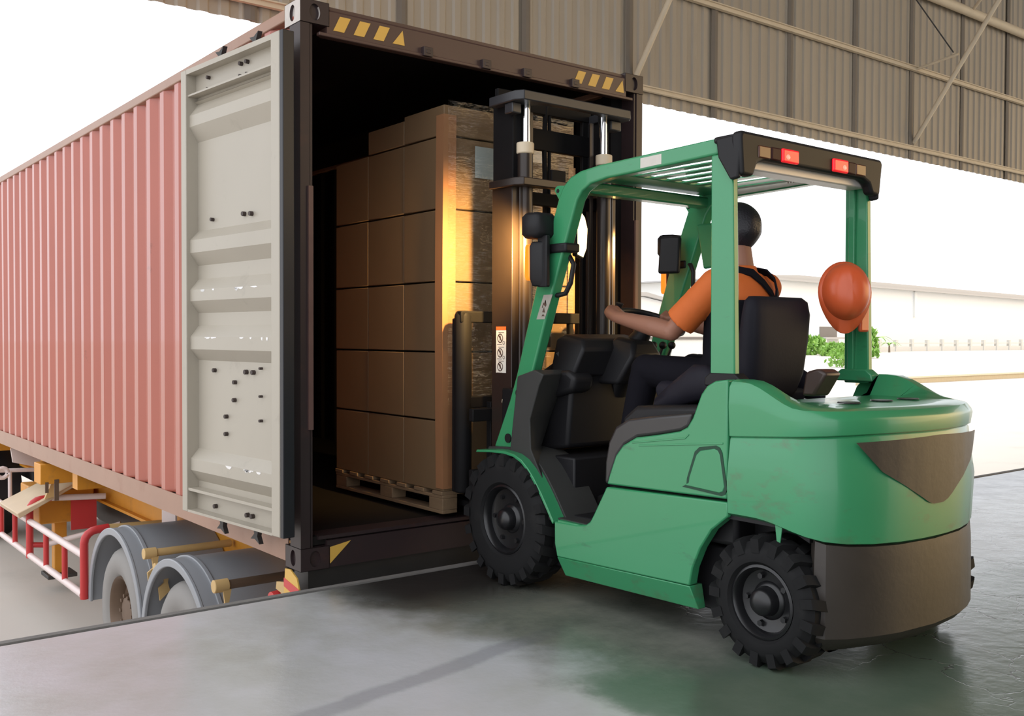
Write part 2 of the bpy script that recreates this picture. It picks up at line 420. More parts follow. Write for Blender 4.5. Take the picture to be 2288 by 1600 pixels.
# roof, back wall and the far side wall of the hall behind the camera
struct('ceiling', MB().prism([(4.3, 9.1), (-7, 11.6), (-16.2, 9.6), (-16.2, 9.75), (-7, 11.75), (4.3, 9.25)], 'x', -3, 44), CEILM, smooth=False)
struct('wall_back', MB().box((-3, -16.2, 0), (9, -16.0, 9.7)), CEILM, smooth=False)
for y in (1.1, -5.5, -12):
    k += 1
    struct('trim_%d' % k, MB().box((-3, y-0.05, 8.45), (44, y+0.05, 8.62)), GIRT, smooth=False)

# ------------------------------------------------------------------ far side of the yard
wh = thing('warehouse', (160, 112, GZ), 'long white warehouse with shallow grey roof across the yard', 'building')
roofz = lambda x: 11.6-(x-115)*0.012
make('wall', MB().prism([(138, GZ), (330, GZ), (330, 9.2), (138, 11.61)], 'y', 104, 150), WALLW, wh, smooth=False)
make('roof', MB().prism([(136, 11.63), (331, 9.15), (331, 9.8), (146, 12.3), (136, 11.9)], 'y', 102.5, 152), ROOFG, wh, smooth=False)
make('gutter', MB().prism([(136, 11.28), (331, 8.8), (331, 9.15), (136, 11.63)], 'y', 102.2, 102.6), ROOFG, wh, smooth=False)
make('downpipe', MB().box((187, 103.6, 5.5), (187.8, 104, 10.6)), WALLW, wh, smooth=False)
fb = thing('factory_block', (66, 62, GZ), 'low stepped white factory seen between container and driver', 'building')
make('wall', MB().box((60, 62, GZ), (76, 74, 2.6)), WALLW, fb, smooth=False)
make('window_band', MB().box((60, 61.8, 2.2), (72, 62.05, 2.7)), DARKW, fb, smooth=False)
make('window_band', MB().box((62.5, 61.8, 1.0), (75, 62.05, 1.25)), DARKW, fb, smooth=False)
make('roof', MB().prism([(59.5, 2.7), (76.5, 2.7), (76.5, 2.95), (59.5, 3.3)], 'y', 61, 75), ROOFG, fb, smooth=False)
make('upper_storey', MB().prism([(62, 3.2), (74, 3.0), (74, 4.7), (70, 5.3), (63.5, 5.1)], 'y', 66, 74), WALLW, fb, smooth=False)
make('louvre', MB().prism([(60.5, 3.35), (66.5, 3.35), (66.5, 4.3)], 'y', 65.2, 65.9), DARKW, fb, smooth=False)
make('upper_roof', MB().prism([(61.5, 5.1), (70, 5.35), (74.5, 4.7), (74.5, 4.95), (70, 5.75), (61.5, 5.5)], 'y', 65.5, 74.5), ROOFG, fb, smooth=False)
gh = thing('gatehouse', (138, 92, GZ), 'small pale gatehouse with flat canopy behind the bushes', 'building')
make('wall', MB().box((137, 92, GZ), (143, 97, 3.6)), WALLW, gh, smooth=False)
make('window_band', MB().box((137.6, 91.9, 1.2), (142.4, 92.05, 3.0)), MATS['dark_window_band'], gh, smooth=False)
make('canopy', MB().box((135, 89, 1.0), (144, 98, 1.3)), ROOFG, gh, smooth=False)
for px_ in (135.6, 143.4):
    make('post', MB().box((px_-0.15, 89.3, GZ), (px_+0.15, 89.6, 1.05)), WALLW, gh, smooth=False)
make('aerial', MB().tube([(136.2, 95, 3.4), (136.2, 95, 7.2)], 0.12, 6).tube([(134.5, 95, 5.8), (137.5, 95, 5.8)], 0.08, 6), ROOFG, gh)
fe = thing('boundary_fence', (200, 98, GZ), 'pale concrete post fence in front of the white warehouse', 'fence')
for i in range(17):
    x = 165+i*5.6
    make('post', MB().box((x-0.35, 97.7, GZ), (x+0.35, 98.3, 0.95 if i % 2 == 0 else 0.8)), FENCE, fe, smooth=False)
make('top_rail', MB().box((164, 97.85, 0.05), (262, 98.15, 0.28)), FENCE, fe, smooth=False)
make('base_wall', MB().box((164, 97.85, GZ), (262, 98.2, -0.45)), FENCE, fe, smooth=False)
cb = thing('kerb', (60, 24, GZ), 'low sand coloured kerb along the yard at right', 'kerb')
make('edge_stones', MB().box((46, 25.9, GZ), (120, 26.4, GZ+0.30)), mat('sand_kerb_stone', (0.56, 0.46, 0.30, 1), 0.8, var=0.1), cb, smooth=False)
make('coping', MB().box((46, 25.8, GZ+0.30), (120, 26.5, GZ+0.40)), mat('pale_kerb_coping', (0.66, 0.58, 0.42, 1), 0.8, var=0.1), cb, smooth=False)
def bush(name, c, r, n, label, cat, group, leaf=0.5, trunk=True):
    t = thing(name, (c[0], c[1], GZ), label, cat, group)
    rnd = random.Random(int(c[0]*10))
    fol = MB()
    for i in range(n):
        a = rnd.uniform(0, 2*PI); zz = rnd.uniform(0.05, 1); rr = math.sqrt(rnd.random())*math.sqrt(max(0.1, 1-(zz-0.35)**2*1.6))
        p = Vector((c[0]+r[0]*rr*math.cos(a), c[1]+r[1]*rr*math.sin(a), GZ+r[2]*zz))
        q = Euler((rnd.uniform(0, PI), rnd.uniform(0, PI), rnd.uniform(0, PI))).to_matrix()
        s = leaf*rnd.uniform(0.6, 1.3)
        fol.add([p+q@Vector(v)*s for v in ((-1, 0, 0), (0, -0.5, 0.12), (1, 0, 0), (0, 0.5, 0.12))], [(0, 1, 2, 3)])
    make('foliage', fol, LEAF, t, smooth=False, weld=False)
    make('stem', MB().tube([(c[0], c[1], GZ), (c[0]+0.1, c[1], GZ+r[2]*0.6)], [0.12, 0.05], 6), BARK, t)
    return t
bush('bush', (123.0, 84, 0), (4.2, 2.4, 2.7), 700, 'broad yellow-green bush right of the driver seat back', 'bush', 'bushes across the yard', 0.45)
bush('bush', (119.0, 76.4, 0), (3.1, 1.7, 1.75), 420, 'lower green bush in front of the gatehouse', 'bush', 'bushes across the yard', 0.42)
bush('bush', (75.0, 46, 0), (2.2, 1.6, 1.7), 300, 'small dark green shrub beside the seat back edge', 'bush', 'bushes across the yard', 0.25)
bush('tree', (110.2, 66.2, 0), (1.6, 1.6, 3.7), 380, 'slim green tree left of the forklift right pillar', 'tree', None, 0.45)
def palm(c, h, label):
    t = thing('palm_plant', (c[0], c[1], GZ), label, 'plant', 'palm plants by the fence')
    rnd = random.Random(3)
    make('trunk', MB().tube([(c[0], c[1], GZ), (c[0], c[1], GZ+h*0.5)], [0.2, 0.12], 7), BARK, t)
    for i in range(9):
        a = i*2*PI/9+rnd.uniform(-.2, .2); L = h*rnd.uniform(0.55, 0.8)
        fr = MB(); prev = None
        for j in range(6):
            u = j/5; w = 0.28*math.sin(PI*min(0.95, u+0.12))
            cx, cy = c[0]+math.cos(a)*L*u, c[1]+math.sin(a)*L*u; cz = GZ+h*0.5+L*(0.9*u-1.0*u*u)
            row = [(cx-math.sin(a)*w, cy+math.cos(a)*w, cz-0.05), (cx, cy, cz), (cx+math.sin(a)*w, cy-math.cos(a)*w, cz-0.05)]
            if prev: fr.add(prev+row, [(0, 1, 4, 3), (1, 2, 5, 4)])
            prev = row
        make('frond', fr, LEAF, t, weld=False)
palm((160.5, 96, 0), 4.4, 'leafy palm just right of the forklift right pillar')
palm((158.4, 92, 0), 2.8, 'small low palm at the left end of the fence')

# ------------------------------------------------------------------ shipping container (40 ft, rear end at y = 0)
CW, CL, Z0, CH = 2.438, 12.192, 0.06, 2.896
ZT = Z0+CH
con = thing('shipping_container', (CW/2, CL/2, Z0), 'tall red corrugated shipping container with its rear end open at the dock', 'container')
def corr_y(x, y0, y1, z0, z1, depth, sgn, th=0.0035):
    prof = []; y = y0; p = 0.278
    while y+p <= y1+0.001:
        prof += [(x, y), (x, y+0.072), (x+sgn*depth, y+0.140), (x+sgn*depth, y+0.210)]; y += p
    prof += [(x, y), (x, y1)]
    back = [(q[0]+sgn*th, q[1]) for q in reversed(prof)]
    return MB().prism(prof+back, 'z', z0, z1)
make('side_panel', corr_y(0.012, 0.10, CL-0.1, Z0+0.155, ZT-0.065, 0.036, 1), CRED, con, smooth=False)
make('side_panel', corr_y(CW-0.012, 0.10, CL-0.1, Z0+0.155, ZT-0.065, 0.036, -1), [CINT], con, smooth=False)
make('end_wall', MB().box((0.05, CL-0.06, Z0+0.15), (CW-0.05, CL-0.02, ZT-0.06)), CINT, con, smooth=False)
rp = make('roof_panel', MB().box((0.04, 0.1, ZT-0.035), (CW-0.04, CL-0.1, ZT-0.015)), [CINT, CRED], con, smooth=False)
for p in rp.data.polygons:
    if p.normal.z > 0.5: p.material_index = 1
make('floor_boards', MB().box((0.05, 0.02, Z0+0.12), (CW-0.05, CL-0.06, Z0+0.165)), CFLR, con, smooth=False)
for i in range(9):
    y = 0.7+i*1.3
    make('cross_member', MB().box((0.04, y, Z0+0.01), (CW-0.04, y+0.10, Z0+0.12)), CDARK, con, smooth=False)
for s in (0, 1):
    f = (lambda x: x) if s == 0 else (lambda x: CW-x)
    # bottom side rail: C-channel with lip; top side rail: square tube
    bx = [(f(0.006), Z0+0.162), (f(0.006), Z0+0.022), (f(0.070), Z0+0.012), (f(0.070), Z0+0.020), (f(0.014), Z0+0.030), (f(0.014), Z0+0.162)]
    make('bottom_side_rail', MB().prism(bx, 'y', 0.16, CL-0.16), CPINK, con, smooth=False)
    make('top_side_rail', MB().box((min(f(0.004), f(0.064)), 0.16, ZT-0.070), (max(f(0.004), f(0.064)), CL-0.16, ZT-0.008)), CPINK, con, bevel=0.006)
# corner castings with oval holes
def casting(x0, x1, y0, y1, z0, z1, holes):
    m = MB(); w = 0.016
    m.box((x0+w, y0+w, z0+0.003), (x1-w, y1-w, z1-0.003))
    def plate(axis, at, out, a0, a1, b0, b1, vertical=True):
        # plate with an oval hole: ring of quads between rectangle and ellipse
        ca, cb_ = (a0+a1)/2, (b0+b1)/2; n = 32; ea, eb = (0.030, 0.042)
        outer = []; inner = []
        for i in range(n):
            t = 2*PI*i/n; c, s_ = math.cos(t), math.sin(t)
            k = max(abs(c), abs(s_)); outer.append((ca+(a1-a0)/2*c/k, cb_+(b1-b0)/2*s_/k)); inner.append((ca+ea*c, cb_+eb*s_))
        def P(p, q): return (q, p[0], p[1]) if axis == 'x' else (p[0], q, p[1])
        vs = [P(p, at) for p in outer]+[P(p, at) for p in inner]+[P(p, at-out*w) for p in inner]
        fs = [(i, (i+1) % n, n+(i+1) % n, n+i) for i in range(n)]+[(n+i, n+(i+1) % n, 2*n+(i+1) % n, 2*n+i) for i in range(n)]
        m.add(vs, fs)
    if 'xm' in holes: plate('x', x0, -1, y0, y1, z0, z1)
    if 'xp' in holes: plate('x', x1, 1, y0, y1, z0, z1)
    if 'ym' in holes: plate('y', y0, -1, x0, x1, z0, z1)
    m.box((x0, y0, z0), (x1, y1, z0+0.002)).box((x0, y0, z1-0.002), (x1, y1, z1))
    m.box((x0, y1-0.002, z0), (x1, y1, z1))
    if 'xp' not in holes: m.box((x1-0.002, y0, z0), (x1, y1, z1))
    if 'xm' not in holes: m.box((x0, y0, z0), (x0+0.002, y1, z1))
    if 'ym' not in holes: m.box((x0, y0, z0), (x1, y0+0.002, z1))
    return m
for (x0, x1, hx) in ((-0.002, 0.160, 'xm'), (CW-0.160, CW+0.002, 'xp')):
    for (z0, z1) in ((Z0-0.004, Z0+0.114), (ZT-0.114, ZT+0.004)):
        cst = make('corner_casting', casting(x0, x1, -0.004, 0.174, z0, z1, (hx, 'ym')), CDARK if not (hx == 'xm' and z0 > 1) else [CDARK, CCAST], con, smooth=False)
        if hx == 'xm' and z0 > 1:
            for p in cst.data.polygons:
                if p.normal.x < -0.8 or p.normal.z > 0.8: p.material_index = 1
        make('casting_core', MB().box((x0+0.02, 0.02, z0+0.004), (x1-0.02, 0.15, z1-0.004)), HOLE, cst, smooth=False)
        make('corner_casting', casting(x0, x1, CL-0.178, CL+0.004, z0, z1, (hx,)), CDARK, con, smooth=False)
# rear posts (with stepped inner J-bar) and front posts
for s in (0, 1):
    f = (lambda x: x) if s == 0 else (lambda x: CW-x)
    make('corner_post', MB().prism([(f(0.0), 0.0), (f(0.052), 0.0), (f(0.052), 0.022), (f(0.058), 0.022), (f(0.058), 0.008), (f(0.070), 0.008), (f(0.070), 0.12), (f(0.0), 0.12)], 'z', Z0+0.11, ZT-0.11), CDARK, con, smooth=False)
    make('corner_post', MB().box((min(f(0.0), f(0.15)), CL-0.15, Z0+0.11), (max(f(0.0), f(0.15)), CL, ZT-0.11)), CRED, con, smooth=False)
    make('hinge_bar', MB().box((min(f(0.040), f(0.066)), -0.012, 0.78), (max(f(0.040), f(0.066)), 0.004, 2.02)), mat('worn_maroon_steel', (0.13, 0.072, 0.062, 1), 0.45, var=0.25) if s == 0 else MATS['worn_maroon_steel'], con, smooth=False)
# header with hazard stripes, and sill
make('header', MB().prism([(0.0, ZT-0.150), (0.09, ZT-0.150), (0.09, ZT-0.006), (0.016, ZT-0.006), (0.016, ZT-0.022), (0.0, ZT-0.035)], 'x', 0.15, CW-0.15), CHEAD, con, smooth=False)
make('header_lip', MB().box((0.10, -0.012, ZT-0.168), (CW-0.10, 0.02, ZT-0.150)), CHEAD, con, bevel=0.004)
for i in range(8):
    if i < 4: x = 0.185+i*0.118
    else: x = CW-0.60+(i-4)*0.118
    zb, zt = ZT-0.128, ZT-0.050
    poly = [(x, zb), (x+0.062, zb), (x+0.100, zt), (x+0.038, zt)] if i % 4 < 3 else [(x, zb), (x+0.075, zb), (x+0.062, zt)]
    make('hazard_stripe', MB().prism(poly, 'y', -0.003, 0.0005), HAZ, con, smooth=False)
for x in (0.72, 1.12, 1.42, 1.80):
    make('cam_keeper', MB().box((x, -0.03, ZT-0.165), (x+0.06, 0.002, ZT-0.115)).box((x+0.015, -0.032, ZT-0.15), (x+0.045, -0.028, ZT-0.13)), CDARK, con, bevel=0.004)
make('sill', MB().prism([(0.0, Z0+0.0), (0.10, Z0+0.0), (0.10, Z0+0.155), (0.0, Z0+0.140)], 'x', 0.15, CW-0.15), CDARK, con, smooth=False)
make('hazard_sticker', MB().prism([(0.165, Z0+0.02), (0.165, Z0+0.105), (0.285, Z0+0.125)], 'y', -0.003, 0.0005), HAZ, con, smooth=False)
make('threshold_plate', MB().box((0.10, 0.0, Z0+0.150), (CW-0.10, 0.14, Z0+0.168)), CDARK, con, smooth=False)

# the open left door leaf: s along the leaf from its hinge, t outward through its thickness
DA = math.radians(5.5)
def DP(s, t, z):
    # inside face of the door lies at t = 0; t > 0 towards the container
    return (-0.12 - math.sin(DA)*s + math.cos(DA)*t, math.cos(DA)*s + math.sin(DA)*t, z)
def dbox(s0, s1, t0, t1, z0, z1, m=None):
    m = m or MB(); b = MB().box((s0, t0, z0), (s1, t1, z1)); b.v = [DP(*v) for v in b.v]; m.add(b.v, b.f); return m
door = make('door', dbox(0.985, 1.048, -0.012, 0.068, 0.252, 2.762), CDOOR, con, bevel=0.004)
make('door_stile', dbox(-0.03, 0.052, -0.012, 0.068, 0.252, 2.765), CDOOR, door, bevel=0.005)
make('door_edge', dbox(-0.062, -0.030, -0.010, 0.055, 0.252, 2.765), GASK, door, bevel=0.004)
for (za, zb) in ((2.618, 2.735), (0.262, 0.375)):
    r = dbox(0.05, 0.985, 0.050, 0.066, za, zb)
    make('door_rail', r, CDOOR, door, smooth=False)
make('rail_flange', dbox(0.05, 0.985, -0.010, 0.066, 2.735, 2.762), CDOOR, door, smooth=False)
make('rail_flange', dbox(0.05, 0.985, 0.000, 0.066, 2.612, 2.622), CDOOR, door, smooth=False)
make('rail_flange', dbox(0.05, 0.985, -0.006, 0.066, 0.374, 0.390), CDOOR, door, smooth=False)
make('rail_flange', dbox(0.05, 0.985, -0.010, 0.066, 0.252, 0.266), CDOOR, door, smooth=False)
# ribbed panel: recessed flats with five raised ribs, rib ends closed by bevels
prof = [(0.045, 0.39), (0.045, 0.425), (0.008, 0.490), (0.008, 0.556), (0.045, 0.612), (0.045, 1.118), (0.008, 1.181), (0.008, 1.252), (0.045, 1.315), (0.045, 1.387), (0.008, 1.455), (0.008, 1.518), (0.045, 1.580), (0.045, 1.658), (0.008, 1.728), (0.008, 1.800), (0.045, 1.855), (0.045, 2.360), (0.008, 2.442), (0.008, 2.505), (0.045, 2.575), (0.030, 2.585), (0.045, 2.60), (0.045, 2.618)]
front = prof; pm = MB(); rings = []
FLAT, RIBT = 0.060, 0.010
front = [(lerp(FLAT, RIBT, (0.045-t)/0.037), z) for t, z in front]
for s in (0.045, 0.990):
    rings.append([DP(s, t, z) for t, z in front])
pm.loft(rings, False, False)
bb = [[DP(s, 0.066, 0.39), DP(s, 0.066, 2.618)] for s in (0.045, 0.99)]
pm.add(bb[0]+bb[1], [(0, 1, 3, 2)])
make('ribbed_panel', pm, CDOOR, door, smooth=False)
for (s, z, r) in ((0.796, 1.907, 9), (0.44, 1.908, 11), (0.363, 1.903, 11), (0.776, 1.065, 10), (0.42, 1.065, 11), (0.344, 1.065, 11), (0.264, 1.088, 6), (0.088, 1.086, 7),
                  (0.544, 1.006, 10), (0.549, 0.909, 10), (0.265, 0.942, 6), (0.088, 0.941, 7), (0.641, 0.814, 10), (0.265, 0.814, 7), (0.089, 0.809, 7), (0.642, 0.718, 10),
                  (0.817, 2.698, 9), (0.45, 2.703, 10), (0.383, 2.701, 10), (0.818, 2.634, 9), (0.45, 2.636, 10), (0.378, 2.634, 10), (0.749, 0.307, 11), (0.391, 0.305, 11), (0.338, 0.305, 11)):
    t0 = 0.060 if 0.4 < z < 2.6 else 0.050
    b = MB().cyl(DP(s, t0+0.002, z), DP(s, t0-0.020, z), r/1000*1.15, 8)
    make('bolt', b, RUSTB, door)
rnd = random.Random(11)
sc = MB()
for z in (1.518, 1.252, 0.556):
    for i in range(7):
        s = rnd.uniform(0.10, 0.86); w = rnd.uniform(0.012, 0.045); h = rnd.uniform(0.006, 0.020)
        n = 7; pts = [(s+w*math.cos(2*PI*j/n)*rnd.uniform(.6, 1), z-0.002+h*math.sin(2*PI*j/n)*rnd.uniform(.5, 1)) for j in range(n)]
        sc.add([DP(a, 0.0090, min(b_, z-0.001)) for a, b_ in pts], [tuple(range(n))])
make('bare_metal_scuffs', sc, SCUFF, door, smooth=False, weld=False)
# locking bars and cams on the outer side, cams stick out above and below the leaf
for s in (0.36, 0.74):
    make('locking_bar', MB().cyl(DP(s, 0.088, 0.22), DP(s, 0.088, 2.79), 0.016, 10), CDOOR, door)
    for (z, d) in ((2.775, 1), (0.235, -1)):
        pts = [(-0.030, 0.0), (0.020, 0.0), (0.012, 0.030), (0.050, 0.062), (0.006, 0.058), (-0.042, 0.080), (-0.020, 0.040)]
        m = MB().prism([(p[0], p[1]*d) for p in pts], 'y', 0.070, 0.096); m.v = [DP(s+v[0], v[1], z+v[2]) for v in m.v]
        make('locking_cam', m, TDARK, door, smooth=False)

# ------------------------------------------------------------------ semi-trailer under the container
tr = thing('semi_trailer', (CW/2, 6, GZ), 'yellow skeletal semi-trailer with red and white side guard under the red container', 'trailer')
for (x0, x1) in ((0.62, 0.76), (CW-0.76, CW-0.62)):
    make('chassis_beam', MB().box((x0, 0.35, -0.42), (x1, 12.0, -0.395)).box((x0+0.05, 0.35, -0.40), (x1-0.05, 12.0, 0.0)).box((x0, 0.35, 0.0), (x1, 12.0, 0.03)), TYEL, tr, smooth=False)
for y in (0.12, 4.55, 8.2):
    make('bolster', MB().box((0.10, y, -0.10), (CW-0.10, y+0.16, 0.0555)), TYEL if y > 1 else TDARK, tr, smooth=False)
# wheels
def wheel_mb(c, R, w, rim):
    tyre = MB().lathe([(0.03, rim), (0.0, rim+0.03), (-0.012, (R+rim)/2), (0.0, R-0.06), (0.03, R-0.015), (0.06, R), (w-0.06, R), (w-0.03, R-0.015), (w, R-0.06), (w, rim+0.03), (w-0.03, rim)], c, 'x', 44)
    disc = MB().lathe([(0.03, rim+0.004), (0.012, rim), (0.030, rim-0.02), (0.11, rim-0.04), (0.13, 0.16), (0.10, 0.15), (0.055, 0.12), (0.045, 0.0)], c, 'x', 40)
    return tyre, disc
for y in (3.10, 1.79):
    for sd in (0, 1):
        x = 0.02 if sd == 0 else CW-0.60
        ty, di = wheel_mb((x, y, GZ+0.5), 0.5, 0.28, 0.285)
        if sd == 1:
            mir = Matrix.Translation((2*(CW/2), 0, 0)) @ Matrix.Scale(-1, 4, (1, 0, 0)); ty, di = wheel_mb((0.02, y, GZ+0.5), 0.5, 0.28, 0.285); ty.xform(mir); di.xform(mir)
        t_ = make('tyre', ty, TTYRE, tr)
        make('rim', di, TRIM_, t_)
        for q in range(10):
            a = 2*PI*q/10
            xx = 0.085 if sd == 0 else CW-0.085
            make('wheel_nut', MB().cyl((xx-0.02, y+0.135*math.cos(a), GZ+0.5+0.135*math.sin(a)), (xx+0.06, y+0.135*math.cos(a), GZ+0.5+0.135*math.sin(a)), 0.016, 6), TRIM_, t_)
        xi = 0.34 if sd == 0 else CW-0.34-0.28
        make('tyre', MB().lathe([(0.03, 0.285), (0, 0.315), (0.0, 0.44), (0.04, 0.495), (0.24, 0.495), (0.28, 0.44), (0.28, 0.285)], (xi, y, GZ+0.5), 'x', 36), TTYRE, tr)
    make('axle', MB().cyl((0.3, y, GZ+0.5), (CW-0.3, y, GZ+0.5), 0.07, 14), TDARK, tr)
# rounded mudguards with rolled front lip
for y in (3.10, 1.79):
    for sd in (0, 1):
        x0, x1 = (-0.015, 0.66) if sd == 0 else (CW-0.66, CW+0.015)
        c = (y, GZ+0.5); R = 0.655; a0, a1 = math.radians(-2), math.radians(182)
        outer = arc(c, R, a0, a1, 36); inner = arc(c, R-0.012, a1, a0, 36)
        fd = make('mudguard', MB().prism(outer+inner, 'x', x0, x1), FENDM, tr, ang=50)
        xe = x0 if sd == 0 else x1
        lip_o = arc(c, R+0.004, a0, a1, 36); lip_i = arc(c, R-0.050, a1, a0, 36)
        make('rolled_lip', MB().prism(lip_o+lip_i, 'x', xe-0.012, xe+0.012), FENDM, fd, ang=50, bevel=0.006)
        make('stiffening_bead', MB().prism(arc(c, R+0.014, a0, a1, 36)+arc(c, R-0.001, a1, a0, 36), 'x', xe+(0.10 if sd == 0 else -0.13), xe+(0.13 if sd == 0 else -0.10)), FENDM, fd, ang=50, bevel=0.004)
# mudguard carrier tubes with clamps
for (y, z, m, xa) in ((2.47, -0.285, TYELP, 0.0), (2.30, -0.36, TYELP, 0.02), (1.02, -0.215, MATS['dark_chassis_steel'], -0.06)):
    ct = make('mudguard_carrier', MB().cyl((xa+0.06, y, z), (0.64, y, z), 0.028, 12), m if m is not TDARK else TRIM_, tr)
    make('end_cap', MB().cyl((xa, y, z), (xa+0.09, y, z), 0.040, 12), TYELP, ct, bevel=0.005)
    make('hanger_clamp', MB().prism([(xa+0.05, z-0.02), (xa+0.10, z-0.02), (xa+0.085, z-0.10), (xa+0.10, z-0.16), (xa+0.03, z-0.22), (xa+0.02, z-0.13), (xa+0.06, z-0.10)], 'y', y-0.03, y-0.015), TYELP, ct, smooth=False)
# rear marker plate: yellow with one red band
mp = make('marker_plate', MB().prism([(0.012, -0.62), (0.185, -0.62), (0.190, -0.10), (0.175, 0.045), (0.115, 0.050), (0.040, 0.018), (0.012, -0.04)], 'x', -0.004, 0.004), HAZ, tr, smooth=False)
make('red_band', MB().prism([(0.013, -0.085), (0.186, -0.050), (0.187, -0.005), (0.013, -0.035)], 'x', -0.006, -0.0035), REFL, mp, smooth=False)
make('marker_bracket', MB().prism([(0.16, -0.03), (0.30, -0.05), (0.31, -0.09), (0.24, -0.10), (0.30, -0.13), (0.16, -0.17)], 'x', 0.006, 0.02), TYELP, tr, smooth=False)
make('tail_lamp', MB().lathe([(0.0, 0.0), (0.0, 0.05), (0.05, 0.055), (0.06, 0.0)], (-0.01, 0.33, -0.16), 'x', 16), REFL, tr)
make('rear_crossbeam', MB().box((0.12, 0.30, -0.42), (CW-0.12, 0.44, -0.02)), TDARK, tr, smooth=False)
make('bumper_bar', MB().tube([(0.22, 0.20, -0.165), (1.10, 0.20, -0.165)], 0.03, 10), CPINK, tr)
# red and white side guard
sg = make('side_guard', MB().cyl((-0.05, 3.80, -0.520), (-0.05, 8.9, -0.520), 0.030, 12), RAILW, tr, label='white top rail of the red and white side guard')
make('guard_rail', MB().cyl((-0.05, 3.82, -0.846), (-0.05, 8.9, -0.846), 0.030, 12), RAILW, sg)
for y in (4.38, 5.02, 6.28, 6.92, 7.55, 8.2):
    make('guard_post', MB().cyl((-0.05, y, -0.85), (-0.05, y, -0.51), 0.025, 10), RAILR, sg)
for y in (3.78, 5.65):
    a = [(-0.05, y, -0.87), (-0.05, y, -0.50), (-0.05, y, -0.42)]+[(-0.05+0.10*(1-math.cos(t)), y, -0.42+0.10*math.sin(t)) for t in (0.4, 0.8, 1.2, 1.57)]+[(0.14, y, -0.315)]
    make('guard_hoop', MB().tube(a, 0.034, 12), RAILR, sg)
make('guard_arm', MB().cyl((0.12, 5.65, -0.315), (0.62, 5.55, -0.33), 0.03, 10), RAILW, sg)
make('guard_arm', MB().cyl((-0.03, 5.65, -0.75), (0.08, 5.62, -0.76), 0.026, 10), RAILR, sg)
make('guard_arm', MB().cyl((0.08, 5.62, -0.76), (0.66, 5.2, -0.56), 0.026, 10), RAILW, sg)
make('guard_arm', MB().cyl((0.12, 3.78, -0.315), (0.60, 3.78, -0.33), 0.03, 10), TYELP, sg)
# red reflector plate hanging from the frame
make('reflector_plate', MB().box((0.335, 5.70, -0.66), (0.575, 5.715, -0.335)), REFL, tr, smooth=False)
# landing gear, tool box and tilted spare-wheel tray on the left side
lg = make('landing_gear_box', MB().box((0.10, 5.95, -0.62), (0.62, 6.75, -0.29)), TYEL, tr, bevel=0.012)
make('box_seam', MB().box((0.095, 6.33, -0.62), (0.10, 6.37, -0.29)), TRIM_, lg, smooth=False)
make('landing_leg', MB().box((0.30, 6.2, -1.18), (0.42, 6.32, -0.60)), TYEL, lg, bevel=0.008)
make('foot', MB().box((0.22, 6.12, -1.22), (0.50, 6.42, -1.18)), TDARK, lg, bevel=0.006)
make('twist_lock_bracket', MB().box((-0.02, 5.35, -0.14), (0.36, 5.60, 0.05)), TYEL, tr, bevel=0.006)
make('bracket_strap', MB().box((0.10, 5.345, -0.30), (0.14, 5.36, -0.10)).box((0.02, 5.345, -0.22), (0.05, 5.36, -0.12)), TRIM_, tr, smooth=False)
make('tilted_tray', MB().prism([(-0.18, -0.42), (0.34, -0.18), (0.36, -0.20), (-0.16, -0.47)], 'y', 5.55, 6.35), BEIGE, tr, bevel=0.008)
make('tray_bracket', MB().prism([(0.05, -0.30), (0.12, -0.13), (0.18, -0.13), (0.15, -0.28)], 'y', 5.50, 5.54), TYELP, tr, smooth=False)
make('air_hose_roll', MB().tube([(-0.10+0.05*math.cos(t), 6.6, -0.16+0.05*math.sin(t)) for t in [i*0.5 for i in range(13)]], 0.022, 8), RAILW, tr)
make('beige_flap', MB().prism([(0.05, 0.05), (0.34, 0.05), (0.34, -0.18), (0.07, -0.10)], 'y', 6.95, 6.98), RAILW, tr, smooth=False)
make('front_bar', MB().cyl((-0.12, 7.0, -0.18), (0.30, 7.0, -0.20), 0.022, 10), RAILW, tr)
make('front_bar_post', MB().cyl((0.05, 7.0, -0.19), (0.05, 7.0, -0.60), 0.020, 10), RAILW, tr)
make('small_mud_flap', MB().prism([(3.30, -0.10), (3.62, -0.10), (3.62, -0.30), (3.58, -0.34), (3.34, -0.34), (3.30, -0.30)], 'x', 0.52, 0.535), RAILW, tr, smooth=False)
make('spare_tank', MB().cyl((0.95, 4.7, -0.62), (0.95, 6.6, -0.62), 0.16, 18), TDARK, tr)

# tractor unit: only its dark drive wheel and rear frame show at the left edge
tk = thing('truck_tractor', (CW/2, 10.6, GZ), 'dark tractor unit of the lorry, its drive wheel showing at the left picture edge', 'truck')
for sd in (0, 1):
    for y in (9.75,):
        ty, di = wheel_mb((0.04, y, GZ+0.52), 0.52, 0.56, 0.29)
        if sd:
            mir = Matrix.Translation((CW, 0, 0)) @ Matrix.Scale(-1, 4, (1, 0, 0)); ty.xform(mir); di.xform(mir)
        t_ = make('tyre', ty, RUBBER, tk); make('rim', di, TRIM_, t_)
        x0 = -0.01 if sd == 0 else CW-0.62
        make('mudguard', MB().prism(arc((y, GZ+0.52), 0.62, 0.05, PI-0.05, 24)+arc((y, GZ+0.52), 0.60, PI-0.05, 0.05, 24), 'x', x0, x0+0.63), BLACKP, tk)
for x in (0.75, CW-0.85):
    make('frame_rail', MB().box((x, 8.9, -0.62), (x+0.1, 14.2, -0.36)), TDARK, tk, smooth=False)
make('axle', MB().cyl((0.3, 9.75, GZ+0.52), (CW-0.3, 9.75, GZ+0.52), 0.1, 14), TDARK, tk)
make('coupling_plate', MB().box((0.75, 9.2, -0.36), (CW-0.75, 10.4, -0.28)), TDARK, tk, bevel=0.01)
